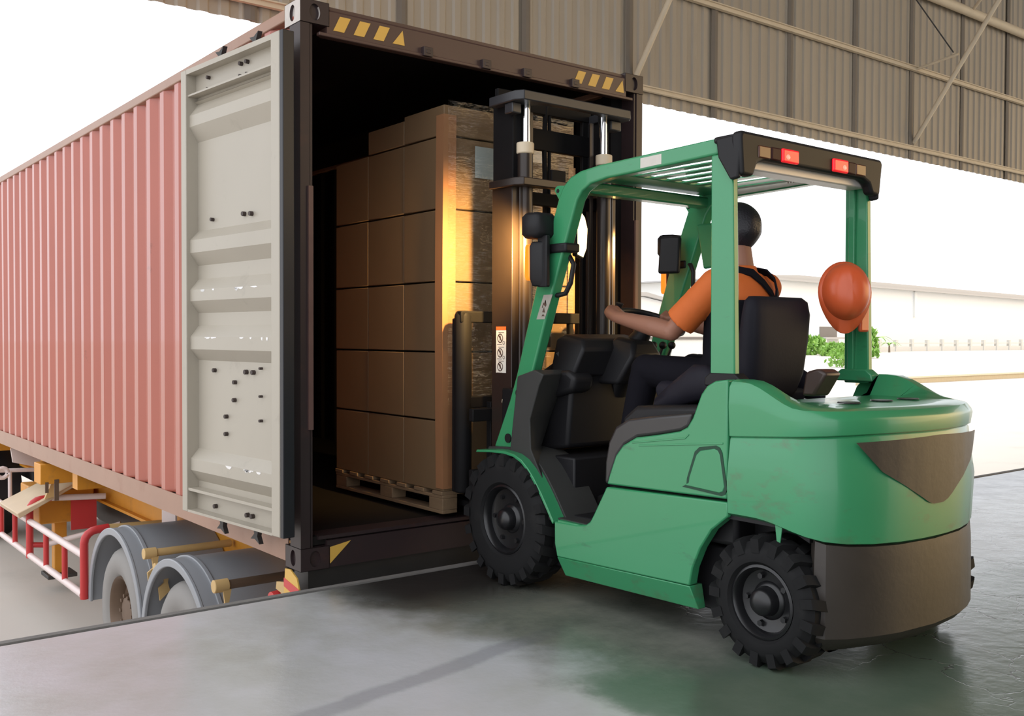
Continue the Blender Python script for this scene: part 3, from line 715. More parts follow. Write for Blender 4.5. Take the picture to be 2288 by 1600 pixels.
make('cab', MB().prism([(12.6, -0.75), (14.6, -0.75), (14.7, 0.4), (14.4, 2.0), (12.8, 2.3), (12.6, 2.2)], 'x', 0.0, CW), CRED, tk, bevel=0.03)
for sd in (0, 1):
    ty, di = wheel_mb((0.0, 13.9, GZ+0.5), 0.5, 0.30, 0.285)
    if sd:
        mir = Matrix.Translation((CW, 0, 0)) @ Matrix.Scale(-1, 4, (1, 0, 0)); ty.xform(mir); di.xform(mir)
    t_ = make('tyre', ty, RUBBER, tk); make('rim', di, TRIM_, t_)

# ------------------------------------------------------------------ palletised load on the forks
LX0, LX1, LY0, LY1 = 0.872, 1.846, 0.0, 1.26
LZ = [0.385, 0.786, 1.175, 1.572, 1.981, 2.388, 2.562]
pal = thing('wooden_pallet', ((LX0+LX1)/2, 0.63, 0.257), 'worn wooden pallet carried on the forks under the cardboard load', 'pallet')
for i in range(7):
    y = LY0+0.005+i*0.193
    make('deck_board', MB().box((LX0-0.005, y, 0.362), (LX1+0.005, y+0.10, 0.384)), WOOD, pal, bevel=0.003)
for x in (LX0, (LX0+LX1)/2-0.05, LX1-0.10):
    make('stringer_board', MB().box((x, LY0+0.004, 0.343), (x+0.10, LY1, 0.362)), WOOD, pal, bevel=0.003)
    make('bottom_board', MB().box((x, LY0+0.004, 0.257), (x+0.10, LY1, 0.277)), WOOD, pal, bevel=0.003)
    for y in (LY0+0.004, 0.55, LY1-0.145):
        make('block', MB().box((x, y, 0.277), (x+0.10, y+0.14, 0.343)), WOOD, pal, bevel=0.003)
rnd = random.Random(5)
ORD = ['bottom', 'second lowest', 'third lowest', 'third highest', 'second highest']
LAY = ['in the bottom layer', 'in the second layer up', 'in the third layer up', 'in the fourth layer up', 'in the fifth layer up', 'in the low top layer']
DEP = ['nearest the forklift', 'in the middle of the load', 'deepest in the container']
SID = ['left column', 'right column']
NX, NY = 2, 3
proto = None
def carton(h):
    wx = (LX1-LX0)/NX-0.003; wy = (LY1-LY0)/NY-0.0025
    return MB().box((-wx/2, -wy/2, 0), (wx/2, wy/2, h))
for L_ in range(6):
    h = LZ[L_+1]-LZ[L_]-0.009
    pb = None
    for j in range(NY):
        for i in range(NX):
            if L_ == 5 and j == 2: continue
            cx = LX0+(LX1-LX0)*(i+0.5)/NX; cy = LY0+(LY1-LY0)*(j+0.5)/NY
            if pb is None:
                mb = carton(h); mb.v = [(v[0]+cx, v[1]+cy, v[2]+LZ[L_]) for v in mb.v]
                o = make('cardboard_box', mb, CARD, None, bevel=0.005, origin=(cx, cy, LZ[L_])); pb = o
                kids = []
                tp = MB().box((-0.004+cx, cy-(LY1-LY0)/NY/2+0.0003, LZ[L_]+h*0.30), (0.004+cx, cy-(LY1-LY0)/NY/2+0.001, LZ[L_]+h*0.31))
            else:
                o = pb.copy(); COL.objects.link(o)
            jx, jy = rnd.uniform(-0.001, 0.001), rnd.uniform(-0.001, 0.001)
            if L_ == 5: jy += 0.0 if i == 1 else -0.001; 
            o.location = (cx+jx, cy+jy, LZ[L_] if not (L_ == 5 and j == 1) else LZ[L_]-0.001)
            if L_ == 5 and j == 1 and i == 0: o.scale = (1, 1, 0.86)
            lab = 'brown cardboard box %s, %s, %s' % (LAY[L_], SID[i], DEP[j])
            tag(o, lab, 'box', 'cardboard boxes stacked on the pallet')
# corner edge boards
def edge_board(z0, z1, bulge):
    m = MB(); rings = []
    n = 14
    for q in range(n+1):
        z = z0+(z1-z0)*q/n; b = bulge*math.sin(PI*min(1, (z1-z)/(z1-z0)*1.0))
        x0, y0 = LX0-0.004-b, LY0-0.006
        rings.append([(x0, y0+0.075, z), (x0, y0, z), (x0+0.085+b*0.4, y0-b*0.2, z), (x0+0.085+b*0.4, y0+0.004-b*0.2, z), (x0+0.004, y0+0.004, z), (x0+0.004, y0+0.075, z)])
    return m.loft(rings, True, True)
o = make('edge_board', edge_board(0.40, 2.50, 0.008), CARDE, None, origin=(LX0, LY0, 0.40), smooth=False)
tag(o, 'tall kraft corner board on the near left corner of the cardboard load', 'corner board')
m = MB()
m.box((LX1-0.055, LY0-0.010, 0.42), (LX1+0.004, LY0-0.006, 2.30)).box((LX1, LY0-0.010, 0.42), (LX1+0.004, LY0+0.06, 2.30))
o = make('edge_board', m, CARDE, None, origin=(LX1, LY0, 0.42), smooth=False)
tag(o, 'kraft corner board on the right corner of the load behind the mast', 'corner board')
o = make('packing_sheet', MB().box((1.083, -0.0075, 2.165), (1.30, -0.0062, 2.345)), PAPER, None, origin=(1.19, -0.007, 2.165), smooth=False)
tag(o, 'blue grey paper sheet stuck on upper boxes left of the mast', 'sheet')
o = make('paper_strip', MB().box((1.30, -0.0075, 2.30), (1.60, -0.0062, 2.41)), BPAPER, None, origin=(1.45, -0.007, 2.30), smooth=False)
tag(o, 'pale paper strip on the upper boxes seen between the mast rails', 'sheet')
# clear stretch film on the face towards the forklift
film = bpy.data.materials.new('clear_stretch_film'); film.use_nodes = True
nt = film.node_tree; N = nt.nodes.new; Lk = nt.links.new
nt.nodes.remove(nt.nodes['Principled BSDF'])
tb = N('ShaderNodeBsdfTransparent'); gb = N('ShaderNodeBsdfGlossy'); gb.inputs['Roughness'].default_value = 0.12
gb.inputs['Color'].default_value = (0.9, 0.9, 0.9, 1)
mxs = N('ShaderNodeMixShader'); mxs.inputs['Fac'].default_value = 0.055
tc = N('ShaderNodeTexCoord'); mp_ = N('ShaderNodeMapping'); mp_.inputs['Scale'].default_value = (3, 3, 22)
mp_.inputs['Rotation'].default_value = (0, 0.25, 0)
nn = N('ShaderNodeTexNoise'); nn.inputs['Scale'].default_value = 1.6; nn.inputs['Detail'].default_value = 3
Lk(tc.outputs['Object'], mp_.inputs['Vector']); Lk(mp_.outputs['Vector'], nn.inputs['Vector'])
bu = N('ShaderNodeBump'); bu.inputs['Strength'].default_value = 0.9; bu.inputs['Distance'].default_value = 0.02
Lk(nn.outputs['Fac'], bu.inputs['Height']); Lk(bu.outputs['Normal'], gb.inputs['Normal'])
Lk(tb.outputs[0], mxs.inputs[1]); Lk(gb.outputs[0], mxs.inputs[2]); Lk(mxs.outputs[0], nt.nodes['Material Output'].inputs['Surface'])
fm = MB(); cols = 26; rws = 60; vs = []; fs = []
for r in range(rws+1):
    for c in range(cols+1):
        x = LX0+0.02+(LX1-LX0-0.04)*c/cols; z = 0.42+(2.58-0.42)*r/rws
        vs.append((x, -0.014-0.004*math.sin(x*37+z*9)*math.sin(z*31+x*5), z))
for r in range(rws):
    for c in range(cols):
        a = r*(cols+1)+c; fs.append((a, a+1, a+cols+2, a+cols+1))
o = make('stretch_film', fm.add(vs, fs), film, None, origin=(1.36, -0.014, 0.42))
tag(o, 'clear shiny stretch film wrapped over the boxes facing the forklift', 'film')
crm = MB()
for q in range(9):
    x = 0.90+q*0.06; crm.tube([(x, 0.02+0.01*(q % 3), 2.568), (x+0.04, 0.05, 2.585+0.012*math.sin(q*2)), (x+0.085, 0.02, 2.568)], 0.006, 6)

# ------------------------------------------------------------------ forklift
FX0, FX1 = 0.80, 1.95
FXC = (FX0+FX1)/2
fk = thing('forklift', (FXC, -1.45, 0), 'green counterbalance forklift driving the wrapped pallet load into the container', 'forklift')
def both(fn):
    for sd in (0, 1):
        fn(sd, (lambda x: x) if sd == 0 else (lambda x: 2*FXC-x))
def pr(f, poly, a, b, axis='x'):
    return MB().prism(poly, axis, f(a), f(b))
# lower side panels: chamfered below the crease
arch = [(-2.083, 0.612), (-2.085, 0.556), (-2.003, 0.491), (-1.945, 0.407), (-1.905, 0.32), (-1.890, 0.245)]
def lower_panel(sd, f):
    outl = [(-1.043, 0.383), (-1.20, 0.388), (-1.262, 0.398), (-1.292, 0.418), (-1.315, 0.452), (-1.399, 0.590)]
    up = outl + arch + [(-1.063, 0.217), (-1.045, 0.28)]
    p = make('side_panel', pr(f, up, FX0, FX0+0.05), GREEN, fk, bevel=0.006)
    ch = MB()
    a = [(f(FX0), -1.063, 0.217), (f(FX0), -1.890, 0.243), (f(FX0+0.035), -1.910, 0.146), (f(FX0+0.035), -1.085, 0.126), (f(FX0+0.08), -1.063, 0.217), (f(FX0+0.08), -1.890, 0.243), (f(FX0+0.08), -1.910, 0.146), (f(FX0+0.08), -1.085, 0.126)]
    ch.add(a, [(0, 1, 2, 3), (4, 7, 6, 5), (0, 4, 5, 1), (1, 5, 6, 2), (2, 6, 7, 3), (3, 7, 4, 0)])
    make('sill', ch, GREENW, fk, bevel=0.004)
both(lower_panel)
# upper rear panel with filler hatch
def upper_panel(sd, f):
    pl = [(-2.080, 0.624), (-1.400, 0.602), (-1.418, 0.650), (-1.455, 0.735), (-1.50, 0.785), (-1.579, 0.826), (-1.700, 0.846), (-1.83, 0.872), (-1.872, 0.893), (-1.900, 0.932), (-1.945, 1.032), (-1.975, 1.066), (-2.015, 1.086), (-2.080, 1.094)]
    p = make('rear_side_panel', pr(f, pl, FX0, FX0+0.06), GREEN, fk, bevel=0.008, seg=3)
    hp = [(-1.862, 0.655), (-1.885, 0.668), (-1.888, 0.690), (-1.925, 0.785), (-1.945, 0.803), (-2.018, 0.818), (-2.036, 0.812), (-2.046, 0.795), (-2.070, 0.672), (-2.062, 0.652), (-2.045, 0.645)]
    c = (-1.97, 0.73)
    big = [(q[0]+0.015*(q[0]-c[0])/math.hypot(q[0]-c[0], q[1]-c[1]), q[1]+0.015*(q[1]-c[1])/math.hypot(q[0]-c[0], q[1]-c[1])) for q in hp]
    g = make('hatch_groove', pr(f, big, FX0-0.0022, FX0+0.01), mat('groove_green_shadow_gap', (0.008, 0.05, 0.024, 1), 0.6) if sd == 0 else MATS['groove_green_shadow_gap'], p, smooth=False)
    make('filler_hatch', pr(f, hp, FX0-0.004, FX0+0.008), GREEN, p, bevel=0.003)
    for q in ([(-1.60, 0.790), (-2.06, 0.838), (-2.06, 0.846), (-1.60, 0.797)], [(-1.56, 0.806), (-1.86, 0.850), (-1.88, 0.866), (-1.885, 0.862), (-1.863, 0.843), (-1.56, 0.799)]):
        make('pressed_crease', pr(f, q, FX0-0.003, FX0+0.004), GREEN, p, bevel=0.0015)
both(upper_panel)
# glossy dark trim following the panel's front and top edge
def trim(sd, f):
    o_ = [(-1.372, 0.600), (-1.375, 0.700), (-1.395, 0.790), (-1.440, 0.862), (-1.52, 0.902), (-1.70, 0.928), (-1.885, 0.950)]
    i_ = [(-1.872, 0.893), (-1.83, 0.872), (-1.700, 0.846), (-1.579, 0.826), (-1.50, 0.785), (-1.455, 0.735), (-1.418, 0.650), (-1.400, 0.602)]
    make('seat_deck_trim', pr(f, o_+i_, FX0+0.012, FX0+0.28), GREYP, fk, bevel=0.02, seg=3)
both(trim)
# black inner body
make('engine_hood', MB().prism([(-1.40, 0.42), (-1.42, 0.90), (-1.50, 0.955), (-2.07, 0.985), (-2.07, 0.42)], 'x', FX0+0.075, FX1-0.075), BLACKP, fk, bevel=0.02)
make('chassis', MB().box((FX0+0.12, -2.35, 0.13), (FX1-0.12, -0.55, 0.40)), BLACKP, fk, bevel=0.01)
make('floor_plate', MB().box((FX0+0.03, -1.41, 0.375), (FX1-0.03, -0.92, 0.395)), COWL, fk, bevel=0.004)
make('step_tread', MB().box((FX0+0.005, -1.26, 0.378), (FX0+0.10, -1.06, 0.392)), GREENW, fk, bevel=0.004)
# front fenders: curved sheet from tip over the wheel down to the step
def fender(sd, f):
    out = [(-0.425, 0.668), (-0.55, 0.678), (-0.66, 0.681), (-0.738, 0.673), (-0.80, 0.650), (-0.855, 0.610), (-0.897, 0.568), (-0.950, 0.507), (-0.999, 0.443), (-1.043, 0.383)]
    inn = [(p[0]+0.008, p[1]-0.014) for p in reversed(out)]
    fd = make('front_fender', pr(f, out+inn, FX0-0.006, FX0+0.075), GREEN, fk, ang=60, bevel=0.003)
    make('wheel_arch_liner', pr(f, [(p[0]-0.006, p[1]+0.012) for p in out]+inn, FX0+0.068, FX0+0.30), COWL, fd, ang=60, bevel=0.003)
both(fender)
make('front_bulkhead', MB().box((FX0+0.20, -0.96, 0.30), (FX1-0.20, -0.52, 0.66)), BLACKP, fk, bevel=0.01)
# grey cowl panels each side of the foot well and the dash
def cowl(sd, f):
    m = MB(); rings = []
    for (x, dy) in ((FX0+0.045, 0.0), (FX0+0.10, 0.035), (FX0+0.17, 0.10), (FX0+0.24, 0.22)):
        rings.append([(f(x), -0.98+dy*1.0, 0.395), (f(x), -0.905+dy*0.9, 0.56), (f(x), -0.81+dy*0.7, 0.70), (f(x), -0.80+dy*0.3, 0.85), (f(x), -0.87+dy*0.2, 1.02), (f(x), -0.905+dy*0.3, 1.075), (f(x), -0.83, 1.095), (f(x), -0.70, 1.06), (f(x), -0.64, 0.68), (f(x), -0.80, 0.395)])
    make('cowl', m.loft(rings, True, True), COWL, fk, ang=80, bevel=0.006)
both(cowl)
make('dash_panel', MB().prism([(-0.62, 0.66), (-0.64, 1.08), (-0.76, 1.14), (-0.90, 1.08), (-0.86, 0.70)], 'x', FX0+0.24, FX1-0.24), BLACKP, fk, bevel=0.02)
make('instrument_pod', MB().loft([[(1.02+0.04*u, -0.92-0.05*u*0, 1.06), (1.56-0.04*u, -0.92, 1.06), (1.56-0.04*u, -0.74, 1.06+0.0), (1.02+0.04*u, -0.74, 1.06)] if k == 0 else [(1.05, -0.97, 1.20), (1.53, -0.97, 1.20), (1.53, -0.76, 1.25), (1.05, -0.76, 1.25)] if k == 1 else [(1.08, -0.93, 1.25), (1.50, -0.93, 1.25), (1.50, -0.80, 1.275), (1.08, -0.80, 1.275)] for k, u in enumerate((0, 1, 1))]), BLACKP, fk, bevel=0.015)
colm = make('steering_column', MB().tube([(1.388, -0.84, 0.98), (1.388, -1.00, 1.230), (1.388, -1.073, 1.308)], [0.07, 0.055, 0.035], 16), BLACKP, fk)
make('column_cover', MB().loft([[(1.22, -1.03, 1.02), (1.49, -1.03, 1.02), (1.49, -0.81, 1.02), (1.22, -0.81, 1.02)], [(1.25, -1.11, 1.16), (1.47, -1.11, 1.16), (1.47, -0.89, 1.20), (1.25, -0.89, 1.20)], [(1.29, -1.08, 1.240), (1.43, -1.08, 1.240), (1.43, -0.95, 1.265), (1.29, -0.95, 1.265)]]), BLACKP, fk, bevel=0.02)
# steering wheel
WC = Vector((1.388, -1.090, 1.334)); WN = Vector((0, -0.36, 0.93)).normalized(); WR = 0.172
wu = Vector((1, 0, 0)); wv_ = WN.cross(wu).normalized()
def wheel_pt(a, r=WR, h=0.0): return WC + wu*(r*math.cos(a)) + wv_*(r*math.sin(a)) + WN*h
m = MB(); rings = []
for i in range(48):
    a = 2*PI*i/48; rd = (wu*math.cos(a)+wv_*math.sin(a))
    rings.append([WC+rd*(WR+0.0145*math.cos(b))+WN*(0.0145*math.sin(b)) for b in [2*PI*k/10 for k in range(10)]])
rings.append(rings[0])
sw = make('steering_wheel', m.loft(rings, True, False), BLACKP, fk)
for a in (math.radians(25), math.radians(155), math.radians(270)):
    make('spoke', MB().tube([wheel_pt(a, 0.02, -0.015), wheel_pt(a, WR*0.6, -0.012), wheel_pt(a, WR, 0)], [0.016, 0.011, 0.010], 8), BLACKP, sw)
make('hub', MB().cyl(WC-WN*0.04, WC+WN*0.006, 0.04, 18), BLACKP, sw, bevel=0.005)
make('spinner_knob', MB().tube([wheel_pt(2.2, WR, 0.01), wheel_pt(2.2, WR, 0.05)], [0.012, 0.02], 10), BLACKP, sw)
# control levers right of the column, and the shift lever on the left
for i in range(3):
    x = 1.56+i*0.07
    lv = make('control_lever', MB().cyl((x, -0.88, 1.06), (x, -0.95, 1.20), 0.008, 8), CHROME, fk)
    make('lever_knob', MB().sphere((x, -0.955, 1.215), 0.021, 12, 8), BLACKP, lv)
lv = make('shift_lever', MB().tube([(1.13, -0.90, 1.10), (1.06, -0.80, 1.135), (1.045, -0.775, 1.175)], [0.012, 0.014, 0.020], 8), BLACKP, fk)
make('lever_boot', MB().sphere((1.10, -0.87, 1.085), (0.06, 0.06, 0.04), 14, 8), GREYP, lv)
make('side_console', MB().prism([(-0.72, 1.03), (-0.76, 1.08), (-0.90, 1.095), (-0.96, 1.06), (-0.94, 0.99), (-0.80, 0.95)], 'x', 1.00, 1.14), BLACKP, fk, bevel=0.025, seg=3)
for x in (1.25, 1.40, 1.55):
    make('pedal', MB().box((x-0.04, -0.95, 0.46), (x+0.04, -0.93, 0.56), rot=(-0.5, 0, 0)), BLACKP, fk, bevel=0.006)
# counterweight: plan outline swept over height
def sstep(a, b, v):
    t = min(1, max(0, (v-a)/(b-a))); return t*t*(3-2*t)
def plan(off=0.0, front=-2.086):
    half = [(0.0, front), (0.36, front), (0.41, front), (0.46, front), (0.575, front), (0.575, -2.13), (0.575, -2.175), (0.575, -2.22), (0.575, -2.26), (0.574, -2.30), (0.573, -2.34), (0.570, -2.38), (0.558, -2.43), (0.522, -2.488), (0.45, -2.536), (0.34, -2.578), (0.22, -2.607), (0.10, -2.622), (0.0, -2.625)]
    pts = []
    for i, (dx, y) in enumerate(half):
        nx = dx/0.575
        k = 0 if i < 5 else sstep(0.0, 1.0, (-2.20-y)/0.24)
        pts.append((dx-off*nx, y+off*k))
    return [(FXC-a, b) for a, b in pts]+[(FXC+a, b) for a, b in reversed(pts[1:-1])]
def topz(x, y):
    # humps under the pillar feet run down to the flat tail
    return 0.998+0.096*(1-sstep(0.04, 0.31, -2.10-y))*sstep(0.35, 0.47, abs(x-FXC))
def cw_ring(off, zf):
    return [(x, y, zf(x, y)) for x, y in plan(off)]
zb = lambda x, y: 0.560-0.060*sstep(-2.10, -2.50, y)*0 - 0.072*sstep(0.10, 0.52, -2.10-y)
seam = lambda x, y: 0.868+0.035*min(1, max(0, (-2.09-y)/0.5))
cwm = MB().loft([cw_ring(0.02, lambda x, y: zb(x, y)), cw_ring(0.0, lambda x, y: zb(x, y)+0.012), cw_ring(-0.008, lambda x, y: 0.70), cw_ring(0.004, lambda x, y: 0.80), cw_ring(0.012, lambda x, y: seam(x, y)-0.006), cw_ring(0.016, seam)], True, True)
cw = make('counterweight', cwm, GREENW, fk, ang=32)
tpm = MB().loft([cw_ring(0.016, seam), cw_ring(0.006, lambda x, y: seam(x, y)+0.006), cw_ring(0.000, lambda x, y: lerp(seam(x, y), topz(x, y), 0.55)), cw_ring(0.004, lambda x, y: topz(x, y)-0.03), cw_ring(0.018, lambda x, y: topz(x, y)-0.008), cw_ring(0.045, topz), cw_ring(0.10, topz), cw_ring(0.17, lambda x, y: min(topz(x, y), 1.002)), cw_ring(0.19, lambda x, y: 1.0)], True, True)
make('rear_hood', tpm, GREEN, fk, ang=32)
make('dark_seam', MB().loft([cw_ring(0.018, lambda x, y: seam(x, y)-0.004), cw_ring(0.018, lambda x, y: seam(x, y)+0.008)], True, False), BLACKP, cw)
# rear radiator outlet: a black recessed grille wrapped on the tail
def tail_at(dx):
    half = [(0.572, -2.36), (0.558, -2.43), (0.522, -2.488), (0.45, -2.536), (0.34, -2.578), (0.22, -2.607), (0.10, -2.622), (0.0, -2.625)]
    a = abs(dx)
    for (p, q) in zip(half, half[1:]):
        if p[0] >= a >= q[0]: return lerp(p[1], q[1], (p[0]-a)/(p[0]-q[0]))
    return -2.6
gr = MB(); g_top = []; g_bot = []
for i in range(25):
    dx = -0.43+0.86*i/24; x = FXC+dx; e = abs(dx)/0.43
    zt = 0.890-0.012*e; zl = 0.628 if e < 0.12 else (lerp(0.628, 0.770, (e-0.12)/0.64) if e < 0.76 else lerp(0.770, 0.876, (e-0.76)/0.24))
    g_top.append((x, tail_at(dx)-0.011, zt)); g_bot.append((x, tail_at(dx)-0.013, zl))
gr.loft([g_top, g_bot], False, False)
gr.loft([[(p[0], p[1]+0.03, p[2]) for p in g_top], [(p[0], p[1]+0.03, p[2]) for p in g_bot]], False, False)
gri = make('radiator_outlet', gr, CASTB, cw, ang=50)
# lower black casting of the counterweight
def low_ring(off, z):
    half = [(0.48-off, -2.40), (0.530-off, -2.45), (0.518-off, -2.492+off*0.6), (0.45-off, -2.538+off*0.8), (0.34-off*.7, -2.580+off), (0.22-off*.4, -2.609+off), (0.0, -2.627+off)]
    zz = (lambda y: zb(0, y)) if z is None else (lambda y: z)
    return [(FXC-a, b, zz(b)) for a, b in half]+[(FXC+a, b, zz(b)) for a, b in reversed(half[:-1])]
lw = MB().loft([low_ring(0.10, 0.085), low_ring(0.075, 0.095), low_ring(0.020, 0.135), low_ring(0.0, 0.16), low_ring(0.0, 0.30), low_ring(0.002, 0.44), low_ring(0.006, None)], True, True)
make('lower_counterweight', lw, CASTB, fk, ang=34)
wellm = MB().prism([(-2.36, 0.235), (-2.37, 0.40), (-2.34, 0.50), (-2.26, 0.57), (-2.60, 0.57), (-2.60, 0.235)][:4]+[(-2.30, 0.60), (-2.45, 0.60), (-2.45, 0.235)], 'x', FXC-0.52, FXC+0.52)
make('wheel_well', MB().box((FX0+0.19, -2.37, 0.20), (FX1-0.19, -1.90, 0.60)).box((FX0+0.02, -2.36, 0.545), (FX1-0.02, -1.92, 0.60)).prism([(-2.42, 0.50), (-2.30, 0.55), (-2.42, 0.57)], 'x', FX0+0.06, FX1-0.06), BLACKP, fk, smooth=False)
make('fender_drip_tab', MB().prism([(-2.300, 0.570), (-2.335, 0.565), (-2.322, 0.475), (-2.312, 0.475)], 'x', FX0+0.012, FX0+0.016), GREEN, fk, smooth=False)
make('tow_pin', MB().cyl((FXC, -2.585, 0.36), (FXC, -2.62, 0.36), 0.03, 12), CASTB, fk)
make('steer_axle', MB().box((FX0+0.16, -2.30, 0.17), (FX1-0.16, -2.18, 0.30)), CASTB, fk, bevel=0.01)
make('hood_lock', MB().prism([(-2.20, 1.02), (-2.26, 1.115), (-2.22, 1.135), (-2.16, 1.12), (-2.14, 1.02)], 'x', 1.19, 1.30), mat('brown_black_plastic', (0.05, 0.03, 0.025, 1), 0.35, var=0.1), fk, bevel=0.012)
for dx in (-0.18, 0.05, 0.25):
    make('hood_vent', MB().lathe([(0.0, 0.0), (0.0, 0.045), (0.004, 0.042), (0.004, 0.0)], (FXC+dx, -2.36, 1.003), 'z', 18), GREYP, fk)
# wheels with chunky lugs
def lug_tyre(c, R, w, rim, n):
    t = MB().lathe([(0.025, rim), (0.0, rim+0.018), (-0.004, (R+rim)/2), (0.004, R-0.045), (0.022, R-0.020), (w-0.022, R-0.020), (w-0.004, R-0.045), (w+0.004, (R+rim)/2), (w, rim+0.018), (w-0.025, rim)], c, 'x', 48)
    for i in range(n):
        for hs in (0, 1):
            a = 2*PI*(i+0.5*hs)/n; da = PI/n*0.52
            def P(x, aa, r): return (c[0]+x, c[1]+r*math.cos(aa), c[2]+r*math.sin(aa))
            xo, xi = (-0.006, w*0.56) if hs == 0 else (w+0.006, w*0.44)
            sk = 0.10
            vs = []
            for (x, sh, r0, r1) in ((xo, 0, R-0.062, R-0.010), (xo+(0.022 if hs == 0 else -0.022), 0.02, R-0.03, R+0.001), (xi, sk, R-0.03, R+0.001)):
                for s_ in (-1, 1):
                    vs += [P(x, a+sh+s_*da, r0), P(x, a+sh+s_*da*0.8, r1)]
            fs = []
            for k_ in range(2):
                o = k_*4; fs += [(o, o+1, o+5, o+4), (o+2, o+6, o+7, o+3), (o+1, o+3, o+7, o+5), (o, o+4, o+6, o+2)]
            fs += [(0, 2, 3, 1), (8, 9, 11, 10)]
            t.add(vs, fs)
    return t
def rim_mb(c, rim, w):
    return MB().lathe([(0.022, rim+0.004), (0.012, rim+0.006), (0.008, rim-0.004), (0.020, rim-0.014), (0.050, rim-0.018), (0.056, rim-0.040), (0.060, 0.075), (0.052, 0.070), (0.046, 0.058), (0.010, 0.052), (-0.002, 0.044), (-0.010, 0.020), (-0.012, 0.0)], c, 'x', 44)
for (y, R, w, rim, n, x0, nuts) in ((-2.245, 0.252, 0.165, 0.137, 17, 0.795, 5), (-0.655, 0.335, 0.19, 0.17, 20, 0.785, 6)):
    for sd in (0, 1):
        c = (x0, y, R)
        tm = lug_tyre(c, R, w, rim, n); rm = rim_mb(c, rim, w)
        nm = [MB().cyl((x0+0.062, y+(rim*0.70)*math.cos(2*PI*q/nuts), R+(rim*0.70)*math.sin(2*PI*q/nuts)), (x0+0.040, y+(rim*0.70)*math.cos(2*PI*q/nuts), R+(rim*0.70)*math.sin(2*PI*q/nuts)), 0.012, 6) for q in range(nuts)]
        if sd:
            mir = Matrix.Translation((2*FXC, 0, 0)) @ Matrix.Scale(-1, 4, (1, 0, 0))
            for z in [tm, rm]+nm: z.xform(mir)
        ty = make('tyre', tm, RUBBER, fk, ang=40, weld=False)
        ri = make('rim', rm, RIMB, ty, ang=50)
        for q in nm: make('wheel_nut', q, RIMB, ty, smooth=False)
make('drive_axle', MB().cyl((0.95, -0.655, 0.335), (1.80, -0.655, 0.335), 0.085, 16), CASTB, fk)

# overhead guard
GX0, GX1 = 0.885, 1.865
def side_rail(sd, f):
    # front pillar bending back into the roof side
    op = [(-0.455, 0.680), (-0.585, 0.93), (-0.640, 1.06), (-0.835, 1.62), (-0.965, 1.93), (-1.000, 1.985), (-1.050, 2.020), (-1.120, 2.040), (-1.25, 2.052), (-1.95, 2.067)]
    ip = [(-1.95, 2.000), (-1.60, 1.990), (-1.30, 1.984), (-1.190, 1.972), (-1.130, 1.945), (-1.095, 1.905), (-0.930, 1.50), (-0.790, 1.13), (-0.690, 0.86), (-0.635, 0.680)]
    r = make('guard_side_rail' if False else 'front_pillar', MB().prism(op+ip, 'x', f(GX0), f(GX0+0.062)), GREEN, fk, bevel=0.010, seg=3)
    for (y, z, rr) in ((-0.665, 0.972, 0.021), (-0.580, 0.735, 0.024)):
        make('mounting_bolt', MB().cyl((f(GX0-0.008), y, z), (f(GX0+0.02), y, z), rr, 14), BLACKP, r)
    if sd == 0:
        make('number_patch', MB().prism([(-0.803, 1.345), (-0.865, 1.345), (-0.925, 1.465), (-0.858, 1.465)], 'x', GX0-0.0012, GX0+0.001), TAPE, r, smooth=False)
        for q in ([(-0.872, 1.405), (-0.880, 1.415), (-0.868, 1.435), (-0.874, 1.441), (-0.858, 1.418)], [(-0.862, 1.405), (-0.868, 1.378), (-0.848, 1.380)], [(-0.850, 1.400), (-0.862, 1.424), (-0.857, 1.428), (-0.845, 1.403)], [(-0.855, 1.372), (-0.866, 1.360), (-0.842, 1.360)]):
            make('number_stroke', MB().prism(q, 'x', GX0-0.002, GX0), INK, r, smooth=False)
        make('pale_tape', MB().prism([(-1.515, 2.000), (-1.640, 2.003), (-1.640, 2.046), (-1.515, 2.044)], 'x', GX0-0.0012, GX0+0.001), TAPEW, r, smooth=False)
    else:
        make('inspection_sticker', MB().prism([(-1.28, 1.990), (-1.78, 2.000), (-1.78, 2.046), (-1.28, 2.040)], 'x', f(GX0+0.0632), f(GX0+0.0615)), TAPE, r, smooth=False)
        for q in range(9):
            y = -1.62-q*0.016; hgt = 0.012+0.012*((q*7) % 3)/2
            make('faded_print_stroke', MB().box((f(GX0+0.0645), y, 2.012), (f(GX0+0.0631), y+0.006, 2.012+hgt)), INK, r, smooth=False)
    bl = make('lifting_eye', MB().prism([(-0.955, 1.92)]+[(-0.945+0.024*math.cos(a), 1.968+0.024*math.sin(a)) for a in (0.0, 0.6, 1.2, 1.8)]+[(-1.01, 1.985)], 'x', f(GX0+0.012), f(GX0+0.03)), GREEN, r, bevel=0.003)
    make('eye_hole', MB().cyl((f(GX0+0.010), -0.947, 1.966), (f(GX0+0.032), -0.947, 1.966), 0.010, 12), BLACKP, r)
both(side_rail)
def rear_pillar(sd, f):
    dy = 0 if sd == 0 else 0
    m = MB().prism([(-1.915, 2.0), (-2.025, 2.0), (-2.045, 1.05), (-1.918, 1.05)], 'x', f(GX0), f(GX0+0.034))
    p = make('rear_pillar', m, GREEN, fk, bevel=0.006)
    make('pillar_rib', MB().box((min(f(GX0+0.034), f(GX0+0.052)), -1.975, 1.08), (max(f(GX0+0.034), f(GX0+0.052)), -1.945, 1.98)), GREEN, p, bevel=0.004)
    make('pillar_foot', MB().prism([(-1.89, 1.06), (-2.08, 1.06), (-2.075, 1.092), (-2.045, 1.115), (-1.918, 1.115), (-1.892, 1.095)], 'x', f(GX0-0.004), f(GX0+0.06)), BLACKP if sd == 0 else GREENW, p, bevel=0.006)
both(rear_pillar)
